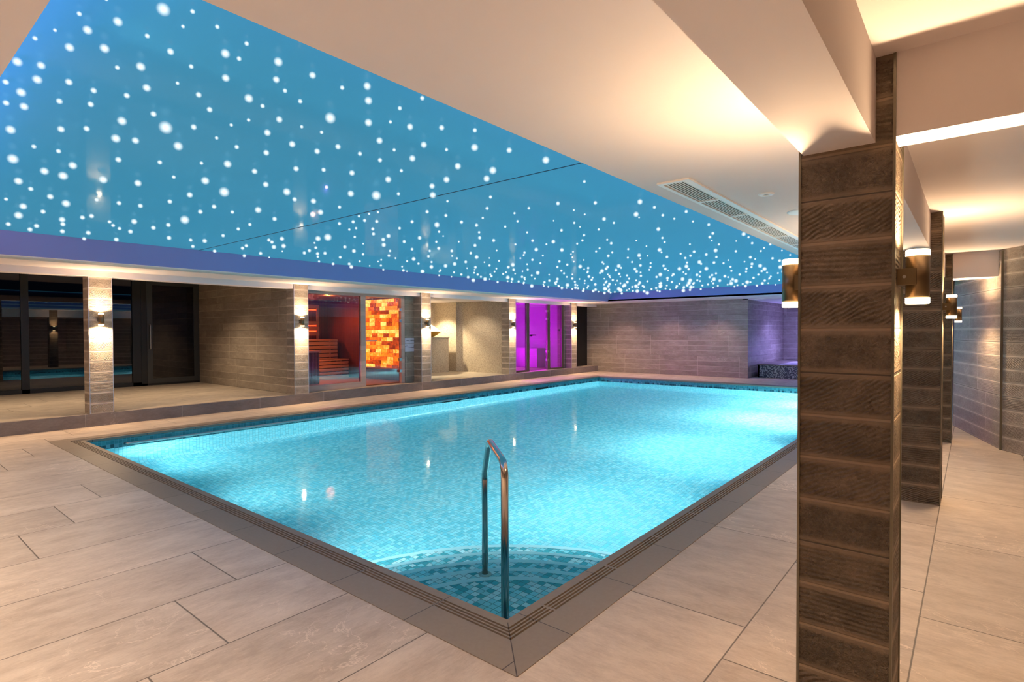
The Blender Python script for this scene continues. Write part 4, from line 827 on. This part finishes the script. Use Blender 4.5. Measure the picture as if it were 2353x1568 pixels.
def bench(name, x0, x1, y0, y1, zt, label, slats, zb=0.2):
    e = empty(name, ((x0 + x1) / 2, (y0 + y1) / 2, zb), label, 'bench'); cx, cy_ = (x0 + x1) / 2, (y0 + y1) / 2
    MB().box(x0 - cx, x1 - cx, y0 - cy_, y1 - cy_, zt - 0.04 - zb, zt - zb).build('seat_board', M_cedar, e, bevel=0.004)
    n = slats; h_ = (zt - 0.05 - zb)
    for k in range(n):
        z_ = h_ / n * k
        MB().box(x1 - cx - 0.04, x1 - cx - 0.015, y0 - cy_, y1 - cy_, z_ + 0.012, z_ + h_ / n - 0.012).build('front_slat', M_cedar, e)
    MB().box(x0 - cx, x1 - cx - 0.2, y0 - cy_ + 0.1, y0 - cy_ + 0.16, 0, h_).build('leg', M_cedar, e)
    MB().box(x0 - cx, x1 - cx - 0.2, y1 - cy_ - 0.16, y1 - cy_ - 0.1, 0, h_).build('leg', M_cedar, e)
    return e
bench('sauna_bench', -14.19, -13.8, 6.45, 9.40, 0.735, 'lower slatted timber bench in the sauna', 5)
ub = bench('sauna_bench', -14.9, -14.2, 6.45, 9.30, 1.29, 'upper slatted timber bench in the sauna', 9)
br = bpy.data.objects.new('backrest', None); COL.objects.link(br); br.parent = ub; br.location = (-0.35, 0.32, 1.1)
for z in (0.10, 0.26, 0.42, 0.9): MB().box(0.05, 0.08, -0.9, 0.9, z, z + 0.1).build('slat', M_cedar, br)
MB().box(0.0, 0.05, -0.9, -0.84, 0, 1.0).build('upright', M_cedar, br); MB().box(0.0, 0.05, 0.84, 0.9, 0, 1.0).build('upright', M_cedar, br)
hg = empty('heater_guard', (-12.85, 7.35, 0.212), 'dark slatted guard box around the sauna heater', 'heater guard')
f_ = MB()
for k in range(12): f_.box(0.26, 0.29, -0.34 + k * 0.058, -0.34 + k * 0.058 + 0.045, 0, 0.78)
for k in range(9): f_.box(-0.28 + k * 0.062, -0.28 + k * 0.062 + 0.048, 0.33, 0.36, 0, 0.78)
f_.build('slat_cage', M_cedarv, hg)
MB().box(-0.3, 0.31, -0.36, 0.38, 0.78, 0.82).build('top_rail', M_cedar, hg)
M_ember = emitter('sauna light strip', (1.0, 0.05, 0.01), 5.0)
e = empty('light_strip', (-14.93, 8.25, 1.3), 'red light strips glowing behind the sauna backrest', 'light strip')
for z in (0.215, 0.375, 0.84): MB().box(0.0, 0.02, -0.85, 0.85, z, z + 0.03).build('led_strip', M_ember, e)
light('sauna_light', 'AREA', (-14.75, 7.8, 1.9), 32, (1.0, 0.10, 0.03), (1, 0, -0.5), shape='RECTANGLE', size=1.6, size_y=0.1)
light('sauna_light', 'POINT', (-13.2, 8.0, 1.0), 14, (1.0, 0.30, 0.08), shadow_soft_size=0.1)
light('sauna_light', 'POINT', (-12.6, 8.0, 2.3), 16, (1.0, 0.34, 0.10), shadow_soft_size=0.1)
light('sauna_light', 'POINT', (-12.0, 7.6, 0.6), 5, (0.4, 0.2, 1.0), shadow_soft_size=0.1)
# depth sign
sg = empty('pool_depth_sign', (-11.148, 9.43, 1.167), 'small pale sign reading POOL DEPTH on the pier by the sauna', 'sign')
MB().box(0, 0.006, -0.178, 0.168, 0.041, 0.173).build('upper_panel', M_sign, sg)
MB().box(0, 0.006, -0.178, 0.168, -0.172, 0.031).build('lower_panel', M_sign, sg)
q = MB(); q.add([(0.0065, -0.178, -0.036), (0.0065, 0.168, -0.072), (0.0065, 0.168, -0.084), (0.0065, -0.178, -0.048)], [(0, 1, 2, 3)]); q.build('slope_line', M_ink, sg)
def text(body, size, y, z, parent):
    c = bpy.data.curves.new('lettering', 'FONT'); c.body = body; c.size = size; c.extrude = 0.0005; c.offset = 0.0012
    c.materials.append(M_ink); c.align_x = 'CENTER'
    f = bpy.data.objects.new('font', c); COL.objects.link(f); bpy.context.view_layer.update()
    me = bpy.data.meshes.new_from_object(f.evaluated_get(bpy.context.evaluated_depsgraph_get())); bpy.data.objects.remove(f)
    me.materials.clear(); me.materials.append(M_ink)
    o = bpy.data.objects.new('lettering', me); COL.objects.link(o); o.parent = parent
    o.location = (0.0068, y, z); o.rotation_euler = (R(90), 0, R(90))
text('POOL DEPTH', 0.042, -0.005, 0.092, sg); text('1m', 0.04, -0.125, -0.015, sg); text('1.4m', 0.04, 0.118, -0.045, sg)

# ================================================================ EXPERIENCE SHOWER AND ICE NICHE (bay 3)
mo = MB()
mo.box(-14.2, -14.0, 9.72, 13.3, 0.2, 2.46)                                   # back of niche
mo.box(-14.0, -11.2, 9.72, 9.76, 0.2, 2.46)
pp = [(-14.0, 12.90), (-12.95, 12.90), (-12.95, 12.95)]
cx_, cy2, rr = -12.45, 12.75, 0.5
for k in range(0, 9):
    a = math.pi - k / 8 * math.pi / 2
    pp.append((-12.75 + 0.2 + 0.2 * math.cos(a) - 0.2, 12.88 + 0.2 * math.sin(a)))
pp += [(-11.18, 13.08), (-11.18, 13.11), (-14.0, 13.11)]
mo.prism(pp, 0.2, 2.46)
struct('wall_left', mo, M_beige, 'beige mosaic walls of the shower niche')
pd = empty('ice_fountain_pedestal', (-13.35, 11.7, 0.2), 'beige mosaic pedestal holding the gold bowl', 'pedestal')
MB().box(-0.4, 0.3, -1.0, 0.93, 0.0, 1.09).build('plinth', M_beige, pd)
MB().box(-0.4, 0.32, -1.0, 0.95, 1.09, 1.13).build('top_slab', M_beige, pd)
bw = empty('ice_bowl', (-13.3, 11.98, 1.332), 'round gold bowl heaped with white ice on the mosaic pedestal', 'bowl')
MB().lathe([(0.0, 0.0), (0.14, 0.0), (0.20, 0.02), (0.32, 0.09), (0.43, 0.17), (0.44, 0.175), (0.42, 0.175), (0.3, 0.1), (0.0, 0.05)], seg=40).build('bowl_shell', M_bowl, bw)
MB().lathe([(0.42, 0.165), (0.33, 0.24), (0.18, 0.34), (0.06, 0.40), (0.0, 0.41)], seg=32).build('ice', M_ice, bw)
light('niche_light', 'SPOT', (-13.45, 12.1, 2.43), 380, (1.0, 0.80, 0.50), (0.03, 0.06, -1), spot_size=R(110), spot_blend=0.5, shadow_soft_size=0.05)
light('niche_light', 'SPOT', (-12.05, 11.9, 2.43), 90, (1.0, 0.80, 0.55), (0.0, 0.45, -1), spot_size=R(100), spot_blend=0.7, shadow_soft_size=0.04)

# ================================================================ STEAM ROOM (bay 4)
SG = -11.07
g = empty('steam_room_front', (SG, 13.37, 0.2), 'metal framed glass front with door of the purple steam room', 'steam room')
f_ = MB(); y = lambda v: v - 13.37
for a, b_ in ((14.157, 14.30), (15.297, 15.442), (16.14, 16.25)): f_.box(-0.03, 0.03, y(a), y(b_), 0.0, 2.24)
f_.box(-0.03, 0.03, 0, y(16.25), 2.2, 2.25); f_.box(-0.03, 0.03, 0.0, y(14.157), 0, 0.06); f_.box(-0.03, 0.03, y(15.442), y(16.14), 0, 0.05)
f_.build('frame', M_alu2, g)
MB().box(-0.005, 0.005, 0.0, y(14.157), 0.06, 2.2).build('side_pane', M_pglass, g)
MB().box(-0.005, 0.005, y(15.442), y(16.14), 0.05, 2.2).build('side_pane', M_pglass, g)
dp = MB().box(-0.005, 0.005, y(14.305), y(15.29), 0.015, 2.19).build('glass_door', M_pglass, g)
hd = MB(); hd.box(0.02, 0.05, y(14.35), y(14.63), 1.165, 1.195); hd.box(0.0, 0.05, y(14.35), y(14.42), 1.14, 1.2); hd.build('door_handle', M_alu, dp)
for z in (1.98, 1.72, 0.62, 0.34): MB().box(-0.005, 0.035, y(15.25), y(15.33), z - 0.035, z + 0.035).build('hinge', M_steel_d, dp)
MB().cyl((0.004, y(16.0), 1.34), 0.03, 0.02, 20, 'x').build('control_knob', M_alu, g)
rm = MB(); rm.box(-13.7, -13.6, 13.36, 16.8, 0.2, 2.45); rm.box(-13.6, -11.12, 13.36, 13.38, 0.2, 2.45); rm.box(-13.6, -11.14, 16.48, 16.5, 0.2, 2.45); rm.box(-13.7, -11.12, 13.36, 16.5, 2.43, 2.45)
struct('wall_left', rm, M_steam, 'pale walls inside the steam room')
bn = MB(); bn.box(-13.6, -13.05, 13.38, 16.48, 0.2, 0.63)
one('steam_bench', bn, M_steam, 'low tiled bench along the back of the steam room', 'bench', bevel=0.02)
bn = MB(); bn.box(-13.04, -12.0, 16.0, 16.48, 0.2, 0.9)
one('steam_bench', bn, M_steam, 'tall tiled block bench at the right of the steam room', 'bench', bevel=0.02)
light('steam_light', 'POINT', (-12.9, 14.3, 1.6), 130, (0.72, 0.0, 1.0), shadow_soft_size=0.15)
light('steam_light', 'AREA', (-13.0, 14.6, 0.68), 60, (0.9, 0.0, 1.0), (1, 0, 0.3), shape='RECTANGLE', size=2.0, size_y=0.1)
light('steam_light', 'POINT', (-11.8, 14.0, 1.0), 90, (0.72, 0.0, 1.0), shadow_soft_size=0.2)

# ================================================================ HOT TUB
tb = empty('hot_tub', (-3.4, 20.7, 0), 'raised hot tub clad in black and white mosaic beyond the pool', 'hot tub')
f_ = MB(); X0, X1, Y0_, Y1_ = -1.9, 1.9, -1.85, 1.85
f_.box(X0, X1, Y0_, Y0_ + 0.05, 0, 0.39); f_.box(X0, X0 + 0.05, Y0_, Y1_, 0, 0.39); f_.box(X1 - 0.05, X1, Y0_, Y1_, 0, 0.39); f_.box(X0, X1, Y1_ - 0.05, Y1_, 0, 0.39); f_.box(X0 + 0.05, X1 - 0.05, Y0_ + 0.05, Y1_ - 0.05, 0, 0.1)
f_.build('mosaic_surround', M_tubm, tb)
f_ = MB(); f_.box(X0 - 0.02, X1, Y0_ - 0.02, Y0_ + 0.14, 0.39, 0.42); f_.box(X0 - 0.02, X0 + 0.5, Y0_, Y1_, 0.39, 0.42); f_.box(X1 - 0.45, X1, Y0_, Y1_, 0.39, 0.42); f_.box(X0, X1, Y1_ - 0.5, Y1_, 0.39, 0.42)
f_.build('rim', M_riser, tb)
f_ = MB(); f_.box(-4.85, -2.0, 19.0, 22.0, 0.385, 0.40)
M_tubw = plain('tub water', (0.75, 0.75, 0.85), 0.12)
o = one('hot_tub_water', f_, M_tubw, 'pale lit water in the raised hot tub', 'water'); o['kind'] = 'stuff'
light('tub_light', 'POINT', (-4.3, 21.2, 0.75), 60, (0.36, 0.32, 1.0), shadow_soft_size=0.3)
light('tub_light', 'SPOT', (-4.6, 20.4, 2.42), 90, (0.36, 0.32, 1.0), (0, 0, -1), spot_size=R(120), spot_blend=0.6, shadow_soft_size=0.1)

# ================================================================ downlights added as fill over near deck and far wall, plus walkway and terrace
def downlight(x, y, z, power, label, color=(1.0, 0.74, 0.49), size=R(118)):
    e = empty('ceiling_downlight', (x, y, z), label, 'downlight', 'ceiling downlights')
    MB().lathe([(0.0, -0.004), (0.03, -0.004), (0.033, -0.010), (0.045, -0.010), (0.05, 0.0)], seg=24).build('ring', M_white, e)
    light('downlight_fill', 'SPOT', (0, 0, -0.02), power, color, (0, 0, -1), e, spot_size=size, spot_blend=0.8, shadow_soft_size=0.06)
for x, y in ((-9.6, -0.6), (-7.6, -0.6), (-5.6, -0.6), (-3.7, -0.6), (-2.0, -1.1)):
    downlight(x, y, CZ, P_DOWN, 'added downlight out of view that fills the near deck')
for x in (-9.6, -7.9, -6.3): downlight(x, 17.35, CZ, P_DOWN * 0.35, 'added downlight in the ceiling that washes the far wall', (1.0, 0.62, 0.5))
for x, y in ((0.8, 0.6), (0.9, 4.2), (0.6, 7.3)): downlight(x, y, CZ, P_DOWN * 0.28, 'unseen round downlight in the walkway ceiling')
downlight(-1.0, 0.1, CZ, 110, 'added downlight out of view that fills the near deck')
for x, y in ((-13.0, 1.5), (-13.0, 4.6)): downlight(x, y, 2.95, P_DOWN, 'round downlight in the terrace bay ceiling')
